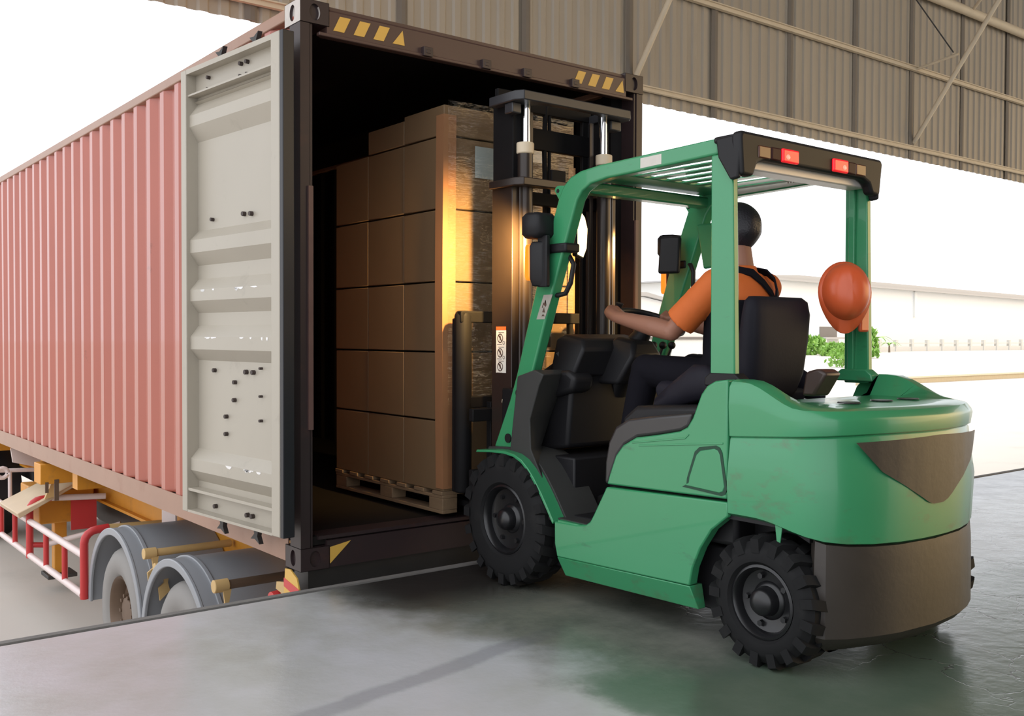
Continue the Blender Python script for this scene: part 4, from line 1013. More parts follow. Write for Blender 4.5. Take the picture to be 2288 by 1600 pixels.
make('front_crossbar', MB().box((GX0+0.05, -1.11, 1.945), (GX1-0.05, -1.03, 2.000)), GREEN, fk, bevel=0.010)
make('rear_crossbar', MB().box((GX0+0.03, -2.04, 1.985), (GX1-0.03, -1.93, 2.058)), GREEN, fk, bevel=0.008)
make('roof_front_plate', MB().box((GX0+0.05, -1.29, 2.010), (GX1-0.05, -1.07, 2.026)), GREEN, fk, bevel=0.004)
make('light_tray', MB().box((GX0+0.06, -2.035, 1.938), (GX1-0.06, -1.945, 1.984)), WHITEM, fk, bevel=0.006)
for i in range(8):
    x = GX0+0.115+i*0.1073
    make('roof_slat', MB().box((x-0.026, -1.95, 2.014), (x+0.026, -1.08, 2.020)), GREEN, fk, smooth=False)
# black tail lamp housing along the rear roof edge with turned-down ends
hz = 0.0
hp_ = [(GX0-0.012, 1.900), (GX0+0.060, 1.900), (GX0+0.085, 1.955), (GX0+0.13, 1.972), (GX1-0.15, 1.968), (GX1-0.105, 1.950), (GX1-0.080, 1.905), (GX1-0.018, 1.905), (GX1+0.002, 2.046), (GX1-0.008, 2.068), (GX0-0.016, 2.076), (GX0-0.026, 2.052)]
hs_ = make('lamp_housing', MB().prism(hp_, 'y', -2.035, -2.085), BLACKP, fk, bevel=0.014, seg=3)
make('housing_top', MB().box((GX0-0.018, -2.075, 2.040), (GX1-0.008, -1.94, 2.068)), BLACKP, hs_, bevel=0.010)
make('housing_side', MB().prism([(-1.955, 2.060), (-1.968, 1.98), (-2.03, 1.885), (-2.07, 1.89), (-2.08, 2.060)], 'x', GX0-0.022, GX0+0.002), BLACKP, hs_, bevel=0.008)
make('housing_side', MB().prism([(-1.955, 2.060), (-1.968, 1.98), (-2.03, 1.885), (-2.07, 1.89), (-2.08, 2.060)], 'x', GX1-0.020, GX1-0.002), BLACKP, hs_, bevel=0.008)
for (x, flip) in ((1.170, 1), (1.525, -1)):
    lens = make('tail_lamp', MB().box((x-0.055, -2.098, 1.975), (x+0.055, -2.080, 2.032)), LAMPR, hs_, bevel=0.008, seg=3)
    make('lit_bulb', MB().sphere((x+0.022*flip*-1, -2.098, 1.998), (0.013, 0.004, 0.011), 12, 8), LAMPRH, lens)
    make('reversing_lens', MB().box((min(x-flip*0.12, x-flip*0.058), -2.092, 1.977), (max(x-flip*0.12, x-flip*0.058), -2.080, 2.030)), LAMPD, hs_, bevel=0.006)
    make('indicator_lens', MB().box((min(x-flip*0.20, x-flip*0.123), -2.090, 1.978), (max(x-flip*0.20, x-flip*0.123), -2.080, 2.028)), mat('dark_amber_lens', (0.10, 0.03, 0.015, 1), 0.2) if flip == 1 else MATS['dark_amber_lens'], hs_, bevel=0.006)

# head lamps, turn lamps, mirror and grab handles on the front pillars
def lamps(sd, f):
    f0 = f; f = (lambda x: x-0.058) if sd == 0 else (lambda x: 2*FXC-x+0.02); dy_ = -0.075 if sd == 0 else 0.0
    kw = 1.0 if sd == 0 else 0.68
    m = MB().loft([[(f(0.905+a*w), y, 1.800+b*h) for a, b in ((-1, -0.7), (-0.7, -1), (0.7, -1), (1, -0.7), (1, 0.7), (0.7, 1), (-0.7, 1), (-1, 0.7))] for (y, w, h) in ((-0.855, 0.050, 0.045), (-0.835, 0.066, 0.060), (-0.765, 0.070, 0.064), (-0.74, 0.066, 0.060))])
    hl = make('headlamp', m, BLACKP, fk, ang=50)
    make('headlamp_lens', MB().lathe([(0.0, 0.0), (0.008, 0.03), (0.0, 0.055), (-0.01, 0.057)], (f(0.905), -0.742, 1.800), 'y', 20), HEADL, hl)
    make('lamp_bracket', MB().box((min(f(0.885), f(0.91)), -0.87, 1.50), (max(f(0.885), f(0.91)), -0.80, 1.75)), BLACKP, hl, bevel=0.006)
    tl = make('turn_lamp', MB().loft([[(f(0.905+a*w), y, z) for a, y in ((-1, -0.795), (-0.5, -0.845), (0.5, -0.845), (1, -0.795), (1, -0.772), (-1, -0.772))] for (z, w) in ((1.505, 0.028*kw), (1.540, 0.046*kw), (1.700, 0.048*kw), (1.722, 0.034*kw))]), BLACKP, fk, ang=50, bevel=0.006)
    make('amber_lens', MB().loft([[(f(0.905+a*w), y, z) for a, y in ((-1, -0.772), (1, -0.772), (0.9, -0.728), (-0.9, -0.728))] for (z, w) in ((1.535, 0.040*kw), (1.555, 0.047*kw), (1.695, 0.047*kw), (1.712, 0.040*kw))]), LAMPA, tl, bevel=0.008)
    f = f0
    for o_ in (hl, tl):
        o_.location.y += dy_
        if sd: o_.location.z -= 0.034; o_.location.x += 0.012
    make('clamp', MB().box((min(f(0.870), f(0.965)), -0.960, 1.665), (max(f(0.870), f(0.965)), -0.825, 1.710), rot=(0.0, 0, 0)), BLACKP, tl, bevel=0.010)
    gh_ = make('grab_handle', MB().tube([(f(0.92), -0.935, 1.665), (f(0.94), -0.985, 1.650), (f(0.945), -1.010, 1.610), (f(0.935), -1.000, 1.520), (f(0.925), -0.975, 1.470), (f(0.92), -0.925, 1.462), (f(0.915), -0.88, 1.468)], 0.0125, 10), BLACKP, fk)
both(lamps)
ma = make('mirror_arm', MB().tube([(0.955, -0.93, 1.690), (1.00, -0.945, 1.715), (1.02, -0.94, 1.775)], [0.016, 0.014, 0.012], 10), BLACKP, fk)
mp2 = [(-0.030, -0.10), (0.012, -0.112), (0.036, -0.065), (0.042, 0.03), (0.022, 0.085), (-0.006, 0.110), (-0.032, 0.10)]
def mplace(p, t): 
    e = Vector((0.989, 0.15, 0)).normalized(); n_ = Vector((0.15, -0.989, 0)).normalized()
    return Vector((1.035, -0.955, 1.765))+e*(p[0]*1.05+0.010)+Vector((0.0, 0, 1))*p[1]+n_*t
mm_ = make('rear_view_mirror', MB().loft([[mplace((p[0]*1.1, p[1]*1.05), -0.03) for p in mp2], [mplace((p[0]*1.18, p[1]*1.08), 0.0) for p in mp2]]), BLACKP, ma, bevel=0.004)
make('mirror_glass', MB().loft([[mplace(p, 0.0) for p in mp2], [mplace(p, 0.003) for p in mp2]]), MIRR, mm_, smooth=False)
# right hand mirror, turned away
make('rear_view_mirror', MB().box((1.70, -0.98, 1.60), (1.735, -0.86, 1.80), rot=(0.0, 0.12, 0.35)), BLACKP, fk, bevel=0.012)
make('map_board', MB().prism([(-1.09, 1.62), (-1.22, 1.63), (-1.20, 1.86), (-1.04, 1.86)], 'x', 1.79, 1.81), GREEN, fk, bevel=0.01)

# mast
def mast_side(sd, f):
    mc = 1.338; f = (lambda x: x) if sd == 0 else (lambda x: 2*mc-x)
    ch = [(0.962, -0.505), (1.035, -0.505), (1.035, -0.480), (0.985, -0.480), (0.985, -0.355), (1.035, -0.355), (1.035, -0.330), (0.962, -0.330)]
    o = make('outer_mast_rail', MB().prism([(f(a), b) for a, b in ch], 'z', 0.14, 2.06), MASTM, fk, bevel=0.004)
    ci = [(0.990, -0.475), (1.055, -0.475), (1.055, -0.450), (1.012, -0.450), (1.012, -0.325), (1.055, -0.325), (1.055, -0.30), (0.990, -0.30)]
    make('inner_mast_rail', MB().prism([(f(a), b) for a, b in ci], 'z', 0.20, 2.53), MASTB, fk, bevel=0.004)
    cy = make('lift_cylinder', MB().cyl((f(1.052), -0.50, 0.18), (f(1.052), -0.50, 2.24), 0.041, 20), MASTM, fk)
    make('cylinder_cap', MB().cyl((f(1.052), -0.50, 2.225), (f(1.052), -0.50, 2.285), 0.047, 18), GIRT, cy, bevel=0.006)
    make('piston_rod', MB().cyl((f(1.058), -0.50, 2.28), (f(1.058), -0.50, 2.50), 0.023, 18), CHROME, cy)
    make('chain', MB().box((min(f(1.105), f(1.130)), -0.47, 0.6), (max(f(1.105), f(1.130)), -0.462, 2.46)), CHROME if False else MASTM, fk, smooth=False)
    make('hose', MB().tube([(f(1.01), -0.515, 0.5), (f(1.008), -0.52, 1.4), (f(1.01), -0.515, 2.1)], 0.009, 8), MASTM, fk)
    make('tilt_cylinder', MB().cyl((f(0.93), -0.50, 0.93), (f(0.95), -0.66, 0.84), 0.030, 12), GIRT, fk)
    make('mast_bracket', MB().box((min(f(0.90), f(1.10)), -0.60, 0.72), (max(f(0.90), f(1.10)), -0.50, 0.99)), MASTB, fk, bevel=0.008)
both(mast_side)
def tie(z, name, m, x0=0.935, x1=1.735, h=0.042, sag=0.0):
    mc = (x0+x1)/2; w = (x1-x0)/2
    back = [(-1.0, -0.555), (-0.93, -0.600), (0.93, -0.600), (1.0, -0.560)]
    frnt = [(1.0, -0.335), (0.74, -0.335), (0.70, -0.46), (0.58, -0.525), (0.4, -0.548), (0, -0.552), (-0.4, -0.548), (-0.58, -0.525), (-0.70, -0.46), (-0.74, -0.335), (-1.0, -0.335)]
    return make(name, MB().prism([(mc+a*w, b) for a, b in back+frnt], 'z', z, z+h), m, fk, bevel=0.005)
t1 = tie(2.485, 'inner_mast_tie', GREYM, 0.935, 1.765, 0.05)
make('bracket', MB().box((1.66, -0.52, 2.43), (1.74, -0.45, 2.485)), GREYM, t1, bevel=0.006)
make('bracket', MB().box((0.95, -0.52, 2.43), (1.01, -0.45, 2.485)), GREYM, t1, bevel=0.006)
tie(2.045, 'outer_mast_tie', MASTM)
make('inner_crossmember', MB().box((1.00, -0.33, 2.300), (1.68, -0.30, 2.418)), MASTB, fk, bevel=0.004)
make('inner_crossmember', MB().box((1.00, -0.33, 2.50), (1.68, -0.30, 2.60)), MASTB, fk, bevel=0.004)
make('outer_crossmember', MB().box((0.97, -0.40, 1.98), (1.70, -0.365, 2.05)), MASTB, fk, bevel=0.004)
make('hose_bracket', MB().box((1.20, -0.545, 2.085), (1.30, -0.52, 2.155)), MASTB, fk, bevel=0.004)
make('hydraulic_hose', MB().tube([(1.345, -0.32, 2.55), (1.338, -0.315, 2.35), (1.342, -0.32, 2.1), (1.338, -0.32, 1.2)], 0.014, 8), MASTB, fk)
make('hydraulic_hose', MB().tube([(1.372, -0.32, 2.55), (1.376, -0.315, 2.35), (1.370, -0.32, 2.1), (1.374, -0.32, 1.2)], 0.010, 8), MASTB, fk)
# warning label on the outer face of the left rail
LU = lambda u: -0.371-0.086*u
def lprism(poly, d0=0.0, d1=0.0016):
    return MB().prism([(LU(u), z) for u, z in poly], 'x', 0.962-d1, 0.962-d0)
def lrect(u0, u1, z0, z1, d): return lprism([(u0, z0), (u1, z0), (u1, z1), (u0, z1)], 0.0, d)
lb = make('warning_label', lrect(0, 1, 1.066, 1.312, 0.0014), LABELW, fk, smooth=False, label='white warning label with three round prohibition pictograms')
make('label_header', lrect(0, 1, 1.293, 1.312, 0.0020), LABELO, lb, smooth=False)
def lring(u, z, ru, rz, w, d):
    n = 24; o_ = [(u+ru*math.cos(2*PI*k/n), z+rz*math.sin(2*PI*k/n)) for k in range(n)]; i_ = [(u+(ru-w*ru)*math.cos(2*PI*k/n), z+(rz-w*rz)*math.sin(2*PI*k/n)) for k in range(n)]
    m = MB(); P = lambda q, dd: (0.962-dd, LU(q[0]), q[1])
    return m.loft([[P(q, d) for q in o_], [P(q, d) for q in i_]], True, False)
for i, z in enumerate((1.250, 1.172, 1.098)):
    make('prohibition_ring', lring(0.42, z, 0.29, 0.025, 0.22, 0.0019), INK, lb, smooth=False)
    make('prohibition_bar', lprism([(0.22, z+0.014), (0.28, z+0.019), (0.62, z-0.014), (0.56, z-0.019)], 0.0, 0.0019), INK, lb, smooth=False)
    make('figure', lprism([(0.34, z-0.018), (0.40, z), (0.35, z+0.010), (0.42, z+0.018), (0.48, z+0.008), (0.56, z-0.014), (0.46, z-0.004)], 0.0, 0.0020), INK, lb, smooth=False)
    if i < 2: make('small_ring', lring(0.78, z-0.024, 0.11, 0.0095, 0.3, 0.0019), INK, lb, smooth=False)
    make('caption_line', lrect(0.25, 0.80, z+0.029, z+0.0315, 0.0019), INK, lb, smooth=False)
    make('caption_line', lrect(0.12, 0.60, z-0.0335, z-0.031, 0.0019), INK, lb, smooth=False)
# carriage, load backrest and forks
make('carriage_bar', MB().box((0.86, -0.30, 0.44), (1.85, -0.26, 0.54)).box((0.86, -0.30, 0.80), (1.85, -0.26, 0.87)), MASTB, fk, bevel=0.006)
br = make('load_backrest', MB().box((0.86, -0.19, 1.335), (1.85, -0.15, 1.398)).box((0.88, -0.19, 0.865), (1.84, -0.16, 0.930)), MASTB, fk, bevel=0.006)
for (x, w) in ((0.858, 0.085), (1.767, 0.085)):
    make('upright', MB().tube([(x+w/2, -0.15, 0.40), (x+w/2, -0.15, 1.37), (x+w/2, -0.15, 1.40)], [0.050, 0.050, 0.036], 10).box((x, -0.17, 0.40), (x+w, -0.10, 1.36)), MASTB, br, bevel=0.01)
for x in (1.12, 1.33, 1.665):
    make('thin_upright', MB().box((x-0.016, -0.185, 0.90), (x+0.016, -0.155, 1.36)) if x != 1.12 else MB().box((1.33-0.012, -0.185, 0.90), (1.33+0.012, -0.155, 1.0)), MASTB, br, bevel=0.004)
for x in (1.02, 1.57):
    make('fork', MB().prism([(-0.245, 0.90), (-0.205, 0.90), (-0.205, 0.335), (-0.18, 0.322), (0.95, 0.312), (1.0, 0.305), (1.0, 0.295), (-0.19, 0.285), (-0.235, 0.295), (-0.245, 0.33)], 'x', x, x+0.12), MASTB, fk, bevel=0.005)

# seat
st = make('seat_cushion', MB().loft([[(1.10, -1.42, 0.965), (1.60, -1.42, 0.965), (1.60, -1.86, 0.955), (1.10, -1.86, 0.955)], [(1.09, -1.40, 1.03), (1.61, -1.40, 1.03), (1.61, -1.88, 1.005), (1.09, -1.88, 1.005)], [(1.12, -1.42, 1.06), (1.58, -1.42, 1.06), (1.58, -1.88, 1.03), (1.12, -1.88, 1.03)]]), SEATF, fk, bevel=0.025, seg=3)
sb = []
for (z, hw, y0, th) in ((0.985, 0.160, -1.795, 0.10), (1.02, 0.178, -1.795, 0.125), (1.10, 0.190, -1.815, 0.135), (1.25, 0.202, -1.845, 0.120), (1.36, 0.204, -1.865, 0.105), (1.415, 0.195, -1.875, 0.085), (1.435, 0.170, -1.885, 0.055)):
    n = 20; ring = []
    for i in range(n):
        a = 2*PI*i/n; c_, s_ = math.cos(a), math.sin(a)
        ring.append((1.320+hw*math.copysign(abs(c_)**0.45, c_), y0-th/2+th/2*math.copysign(abs(s_)**0.5, s_), z))
    sb.append(ring)
bk = make('seat_backrest', MB().loft(sb, True, True), SEATF, fk, ang=60)
def bolster(x):
    rg = []
    for (u, yy, z, w, h) in ((0, -1.46, 0.985, 0.02, 0.03), (1, -1.56, 1.03, 0.035, 0.06), (2, -1.68, 1.085, 0.045, 0.085), (3, -1.76, 1.095, 0.045, 0.075), (4, -1.85, 1.06, 0.035, 0.06), (5, -1.92, 1.02, 0.02, 0.04)):
        rg.append([(x+w*math.cos(a), yy, z-0.03+h*math.sin(a)) for a in [2*PI*k/12 for k in range(12)]])
    return MB().loft(rg, True, True)
make('hip_bolster', bolster(1.055), SEATF, fk, ang=70)
make('hip_bolster', bolster(1.665), SEATF, fk, ang=70)
make('seat_slide', MB().box((1.14, -1.86, 0.93), (1.56, -1.46, 0.965)), BLACKP, fk, bevel=0.006)
for x in (1.10, 1.62):
    make('seat_belt_buckle', MB().box((x-0.012, -1.80, 0.97), (x+0.012, -1.75, 1.10), rot=(0.25, 0, 0)), BLACKP, fk, bevel=0.005)

# ------------------------------------------------------------------ lamps' own light
def spot(name, loc, target, power, size, blend, col, rad):
    d = bpy.data.lights.new(name, 'SPOT'); d.energy = power; d.spot_size = math.radians(size); d.spot_blend = blend; d.color = col; d.shadow_soft_size = rad
    o = bpy.data.objects.new(name, d); COL.objects.link(o); o.location = loc
    o.rotation_euler = (Vector(target)-Vector(loc)).to_track_quat('-Z', 'Y').to_euler()
    return o
spot('headlamp_light', (0.826, -0.800, 1.790), (0.98, 0.0, 1.56), HEAD_W, 96, 1.0, (1.0, 0.60, 0.20), 0.03)
spot('headlamp_light', (1.865, -0.725, 1.800), (1.74, 0.0, 1.50), HEAD_W*0.6, 100, 1.0, (1.0, 0.60, 0.20), 0.03)

# ------------------------------------------------------------------ driver
drv = thing('person', (1.365, -1.68, 1.03), 'driver with black hair in orange t-shirt and navy bib overalls, seated, hands on the wheel', 'person')
def ell(c, rx, ry, n=28, p=1.0):
    return [(c[0]+rx*math.copysign(abs(math.cos(a))**p, math.cos(a)), c[1]+ry*math.copysign(abs(math.sin(a))**p, math.sin(a)), c[2]) for a in [2*PI*i/n for i in range(n)]]
def ball(m, c, r): m.sphere(c, r, 16, 10)
def limb(m, pts, rs, n=16):
    # smooth tapered limb with round ends
    P = [Vector(p) for p in pts]; path = []; rad = []
    for i in range(len(P)-1):
        for k_ in range(6):
            t = k_/6; path.append(P[i].lerp(P[i+1], t)); rad.append(lerp(rs[i], rs[i+1], t))
    path.append(P[-1]); rad.append(rs[-1])
    m.tube(path, rad, n)
    for p, r in zip(P, rs): ball(m, p, r*0.99)
def remeshed(name, mb, m, parent, vox, smooth=6, fac=0.5, label=None):
    me = bpy.data.meshes.new('tmp'); me.from_pydata([tuple(v) for v in mb.v], [], mb.f)
    bm = bmesh.new(); bm.from_mesh(me); bmesh.ops.recalc_face_normals(bm, faces=bm.faces); bm.to_mesh(me); bm.free()
    o = bpy.data.objects.new('tmp', me); COL.objects.link(o)
    r = o.modifiers.new('r', 'REMESH'); r.mode = 'VOXEL'; r.voxel_size = vox
    s_ = o.modifiers.new('s', 'SMOOTH'); s_.iterations = smooth; s_.factor = fac
    dg = bpy.context.evaluated_depsgraph_get(); dg.update()
    me2 = bpy.data.meshes.new_from_object(o.evaluated_get(dg))
    bpy.data.objects.remove(o)
    base = Vector(parent['_base'])
    for v in me2.vertices: v.co = v.co-base
    for p in me2.polygons: p.use_smooth = True
    me2.name = name; me2.materials.clear(); me2.materials.append(m)
    q = bpy.data.objects.new(name, me2); COL.objects.link(q); q.parent = parent; q['_base'] = tuple(base)
    if label: q['label'] = label
    return q
TOR = [(1.00, -1.685, .182, .132), (1.10, -1.690, .176, .145), (1.22, -1.682, .164, .146), (1.34, -1.690, .174, .138), (1.44, -1.700, .182, .120), (1.505, -1.700, .165, .092), (1.550, -1.692, .100, .068), (1.585, -1.688, .060, .055)]
SHL, SHR = (1.196, -1.680, 1.495), (1.540, -1.690, 1.490)
ELL_, ELR = (1.135, -1.475, 1.285), (1.640, -1.470, 1.270)
aL, aR = math.radians(150), math.radians(10)
def rimframe(a):
    rd = wu*math.cos(a)+wv_*math.sin(a); td = -wu*math.sin(a)+wv_*math.cos(a)
    return wheel_pt(a), rd, td
gL, rdL, tdL = rimframe(aL); gR, rdR, tdR = rimframe(aR)
wrL = gL+tdL*0.100+rdL*0.030+WN*0.020; wrR = gR-tdR*0.100+rdR*0.030+WN*0.015
def hand(m, g, rd, td, sgn, wrist):
    # sgn: direction along the rim from the grip towards the wrist
    back = td*sgn
    # palm on the outer, upper side of the rim
    kn = [g+rd*0.034+WN*0.026+back*(-0.033+0.021*i) for i in range(4)]
    pc = g+rd*0.040+WN*0.016+back*0.030
    limb(m, [wrist, pc, g+rd*0.036+WN*0.022], [0.030, 0.034, 0.030], 14)
    ball(m, g+rd*0.040+WN*0.014+back*0.005, (0.030, 0.036, 0.028))
    lens = (1.0, 1.08, 1.0, 0.82)
    for i, k_ in enumerate(kn):
        L_ = lens[i]; off = back*(0.002*i)
        b_ = back*(-0.033+0.021*i)
        p1 = g+b_+rd*0.006*L_+WN*(0.036)
        p2 = g+b_-rd*0.028*L_+WN*0.016
        p3 = g+b_-rd*0.022-WN*0.018*L_
        p4 = g+b_-rd*0.004-WN*0.028*L_
        limb(m, [k_, p1, p2, p3, p4], [0.0110, 0.0100, 0.0092, 0.0085, 0.0072], 10)
    # thumb from the side of the palm lying along the rim
    t0 = g+rd*0.022+WN*0.006+back*0.048
    limb(m, [t0, g-rd*0.014+WN*0.026+back*0.040, g-rd*0.024+WN*0.024+back*0.010], [0.0135, 0.0115, 0.0090], 10)
body = MB()
body.loft([ell((1.365, y, z), rx*0.93, ry*0.93) for z, y, rx, ry in TOR], True, True)
limb(body, [(1.366, -1.690, 1.54), (1.372, -1.668, 1.665)], [0.060, 0.055])
HC = Vector((1.378, -1.640, 1.748))
def headf(p):
    x, y, z = p
    # wide cranium at the back, narrower jaw at the front and below
    k_ = 1.0
    if z < 0: k_ = 1-0.26*(-z)**1.2
    yy = y*(1.0 if y > 0 else 1.06)
    if z < -0.35 and y > 0: yy += 0.10*(-z-0.35)
    if z < -0.2 and y < 0: yy *= (1-0.45*(-z-0.2))
    return Vector((x*k_, yy, z))
body.sphere(HC, (0.076, 0.096, 0.116), 36, 24, headf)
fy = HC.y+0.092
body.loft([[(HC.x-0.011, fy-0.006, HC.z+0.020), (HC.x+0.011, fy-0.006, HC.z+0.020), (HC.x, fy+0.006, HC.z+0.022)], [(HC.x-0.017, fy-0.006, HC.z-0.028), (HC.x+0.017, fy-0.006, HC.z-0.028), (HC.x, fy+0.024, HC.z-0.026)], [(HC.x-0.012, fy-0.008, HC.z-0.036), (HC.x+0.012, fy-0.008, HC.z-0.036), (HC.x, fy+0.012, HC.z-0.036)]])
body.sphere((HC.x, fy-0.010, HC.z-0.062), (0.024, 0.014, 0.010), 14, 8)
body.sphere((HC.x, fy-0.014, HC.z-0.098), (0.026, 0.020, 0.016), 14, 8)
for s_ in (-1, 1):
    body.sphere((HC.x+s_*0.030, fy-0.014, HC.z+0.030), (0.020, 0.014, 0.010), 12, 8)
    body.sphere((HC.x+s_*0.076, HC.y-0.002, HC.z-0.010), (0.012, 0.022, 0.034), 14, 10)
limb(body, [SHL, ELL_, wrL], [0.055, 0.043, 0.028]); limb(body, [Vector(ELL_), Vector(ELL_).lerp(wrL, 0.3), wrL], [0.044, 0.047, 0.030])
limb(body, [SHR, ELR, wrR], [0.055, 0.043, 0.028]); limb(body, [Vector(ELR), Vector(ELR).lerp(wrR, 0.3), wrR], [0.044, 0.047, 0.030])
hand(body, gL, rdL, tdL, 1, wrL); hand(body, gR, rdR, tdR, -1, wrR)
LEG = {}
for s_ in (-1, 1):
    hip = (1.365+s_*0.088, -1.660, 1.055); kne = (1.365+s_*0.170, -1.255, 1.105); ank = (1.365+s_*0.165, -1.085, 0.505)
    LEG[s_] = (hip, kne, ank)
    limb(body, [hip, kne, ank], [0.078, 0.056, 0.040])
remeshed('body', body, SKIN, drv, 0.0052, 5, 0.5)
for s_ in (-1, 1):
    make('eye', MB().sphere((HC.x+s_*0.030, fy-0.010, HC.z+0.014), (0.012, 0.008, 0.008), 12, 8), MATS['black_hair'], drv)
# hair: thick dark mop down to the nape, open at the face
hm = MB()
def hairf(p):
    x, y, z = p
    rr = 1.0
    if y > 0.25: rr = 1.0 - 0.0
    return Vector((x, y, z))*rr
hs2 = MB()
n1, n2 = 40, 26; grid = []
for i in range(n2+1):
    th = PI*0.84*i/n2; row = []
    for k_ in range(n1):
        a = 2*PI*k_/n1
        p = Vector((math.sin(th)*math.cos(a), math.sin(th)*math.sin(a), math.cos(th)))
        # fringe rises at the face
        lim = -0.88 if p.y < 0.1 else lerp(-0.45, 0.30, min(1, (p.y-0.1)/0.5))
        if p.z < lim:
            p.z = lim
        taper = 1.0 if p.z > -0.2 else 1-0.33*(-0.2-p.z)
        wob = 1+0.012*math.sin(a*9+th*5)
        row.append((HC.x+p.x*0.0955*taper*wob, HC.y-0.012+p.y*0.1185*taper*wob, HC.z+0.010+p.z*0.1215))
    grid.append(row)
vs = [q for r in grid for q in r]; fs = []
for i in range(n2):
    for k_ in range(n1):
        j = (k_+1) % n1; fs.append((i*n1+k_, i*n1+j, (i+1)*n1+j, (i+1)*n1+k_))
hs2.add(vs, fs)
make('hair', hs2, HAIR, drv, ang=75)
# orange t-shirt with short sleeves
sh = MB()
sh.loft([ell((1.365, y, z), rx*0.97+0.008, ry*0.97+0.008) for z, y, rx, ry in TOR[:7]], True, True)
sh.loft([ell((1.366, -1.690, 1.535), 0.085, 0.07), ell((1.367, -1.686, 1.585), 0.068, 0.064)], True, True)
for S0, E0 in ((SHL, ELL_), (SHR, ELR)):
    S0, E0 = Vector(S0), Vector(E0)
    limb(sh, [S0+Vector((0.03 if S0.x < 1.36 else -0.03, 0, 0.012)), S0, S0.lerp(E0, 0.5)], [0.062, 0.074, 0.070])
    d0 = (E0-S0).normalized()
    sh.tube([S0, S0.lerp(E0, 0.45), S0.lerp(E0, 0.80)], [0.072, 0.073, 0.076], 20)
    for q in range(3):
        c0 = S0.lerp(E0, 0.35+q*0.17); sh.tube([c0-d0*0.006, c0+d0*0.006], [0.076, 0.074], 18)
remeshed('t_shirt', sh, SHIRT, drv, 0.007, 5, 0.5)
# navy bib overalls
ov = MB()
ov.loft([ell((1.365, y, z), rx+0.014, ry+0.014, 32) for z, y, rx, ry in (TOR[0], TOR[1], TOR[2], TOR[3], (1.425, -1.700, .176, .120))], True, True)
for s_ in (-1, 1):
    hip, kne, ank = [Vector(q) for q in LEG[s_]]
    limb(ov, [hip, hip.lerp(kne, 0.5), kne, kne.lerp(ank, 0.5), ank], [0.098, 0.090, 0.074, 0.066, 0.060])
remeshed('bib_overalls', ov, OVER, drv, 0.008, 6, 0.5)
def strap(pts, w=0.020):
    m = MB(); rings = []
    P = [Vector(p) for p in pts]
    for i, p in enumerate(P):
        t = (P[min(i+1, len(P)-1)]-P[max(i-1, 0)]).normalized()
        c = Vector((1.365, -1.70, p.z-0.06)); nn_ = (p-c); nn_ = (nn_-t*nn_.dot(t)).normalized(); b_ = t.cross(nn_)
        rings.append([p+b_*w+nn_*0.003, p-b_*w+nn_*0.003, p-b_*w-nn_*0.006, p+b_*w-nn_*0.006])
    return m.loft(rings, True, True)
make('shoulder_strap', strap([(1.440, -1.828, 1.415), (1.405, -1.826, 1.460), (1.370, -1.808, 1.505), (1.325, -1.778, 1.550), (1.285, -1.715, 1.565), (1.275, -1.640, 1.530), (1.285, -1.600, 1.46), (1.290, -1.588, 1.40)]), OVER, drv, ang=60)
make('shoulder_strap', strap([(1.440, -1.828, 1.415), (1.452, -1.822, 1.470), (1.462, -1.800, 1.520), (1.458, -1.760, 1.555), (1.450, -1.705, 1.566), (1.450, -1.640, 1.530), (1.445, -1.600, 1.46), (1.440, -1.588, 1.40)]), OVER, drv, ang=60)
for s_ in (-1, 1):
    x = 1.365+s_*0.165
    make('shoe', MB().loft([[(x-0.045*w, y, 0.397), (x+0.045*w, y, 0.397), (x+0.040*w, y, 0.397+h), (x, y, 0.397+h*1.15), (x-0.040*w, y, 0.397+h)] for y, w, h in ((-1.150, 0.7, 0.06), (-1.11, 0.95, 0.10), (-1.05, 1.0, 0.10), (-0.99, 1.1, 0.07), (-0.93, 1.05, 0.05), (-0.895, 0.6, 0.03))]), SHOE, drv, ang=60, bevel=0.006)

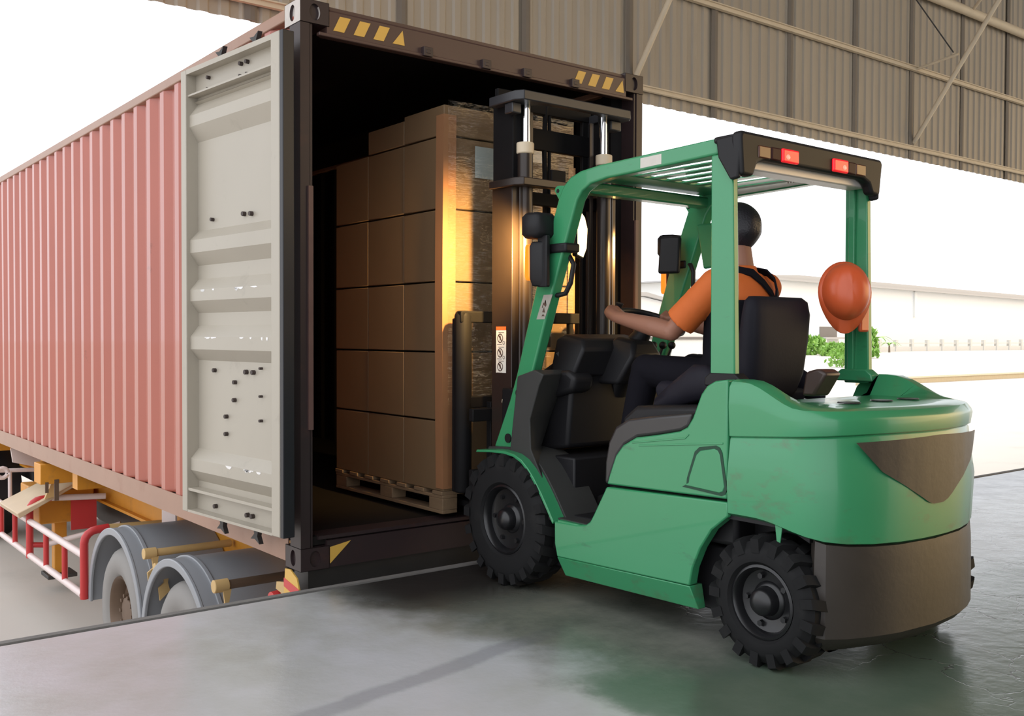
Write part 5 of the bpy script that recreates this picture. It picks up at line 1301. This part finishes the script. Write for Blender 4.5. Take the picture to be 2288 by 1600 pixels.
# ------------------------------------------------------------------ hard hat hanging on the right rear pillar
hat = thing('hard_hat', (1.735, -2.06, 1.45), 'orange hard hat hanging on the right rear pillar of the forklift', 'helmet')
HX = Vector((-0.62, -0.72, 0.16)).normalized()       # crown axis
HV = Vector((0.10, 0.10, 1.0)); HV = (HV-HX*HV.dot(HX)).normalized(); HU = HX.cross(HV).normalized()
HO = Vector((1.640, -2.045, 1.462))
def hp(u, v, h): return HO+HU*u*0.93+HV*v*0.93+HX*h*0.93
shell = MB(); rings = []
n = 40
for i in range(13):
    t = i/12; rr = math.cos(t*PI/2)**0.75 if t < 1 else 0.0; h = 0.118*math.sin(t*PI/2)
    ring = []
    for k_ in range(n):
        a = 2*PI*k_/n
        ridge = 0.006*math.exp(-((math.cos(a))/0.22)**2)*rr
        ring.append(hp((0.112*rr)*math.cos(a), (0.138*rr)*math.sin(a), h+ridge))
    rings.append(ring)
shell.loft(rings, True, False)
make('shell', shell, HATM, hat, ang=70)
br_ = MB(); ro, ri_ = [], []
for k_ in range(n):
    a = 2*PI*k_/n
    ex = 0.014+0.045*max(0, -math.sin(a))**2.5
    ro.append(hp((0.112+0.014)*math.cos(a), (0.138+ex)*math.sin(a), -0.006-0.02*max(0, -math.sin(a))**2)); ri_.append(hp(0.110*math.cos(a), 0.136*math.sin(a), 0.004))
br_.loft([[p+HX*0.003 for p in ro], [p+HX*0.003 for p in ri_], [p-HX*0.004 for p in ri_], [p-HX*0.004 for p in ro], [p+HX*0.003 for p in ro]], True, False)
make('brim', br_, HATM, hat, ang=60)
make('nape_strap', MB().box((1.72, -2.075, 1.285), (1.79, -2.055, 1.40)), HATM, hat, bevel=0.01)
make('cradle', MB().lathe([(0.0, 0.080), (0.02, 0.095), (0.022, 0.092), (0.002, 0.077)], (0, 0, 0), 'z', 24).xform(Matrix(((HU.x, HV.x, HX.x, HO.x), (HU.y, HV.y, HX.y, HO.y), (HU.z, HV.z, HX.z, HO.z), (0, 0, 0, 1)))), BLACKP, hat)

for o in list(bpy.data.objects):
    if '_base' in o: del o['_base']
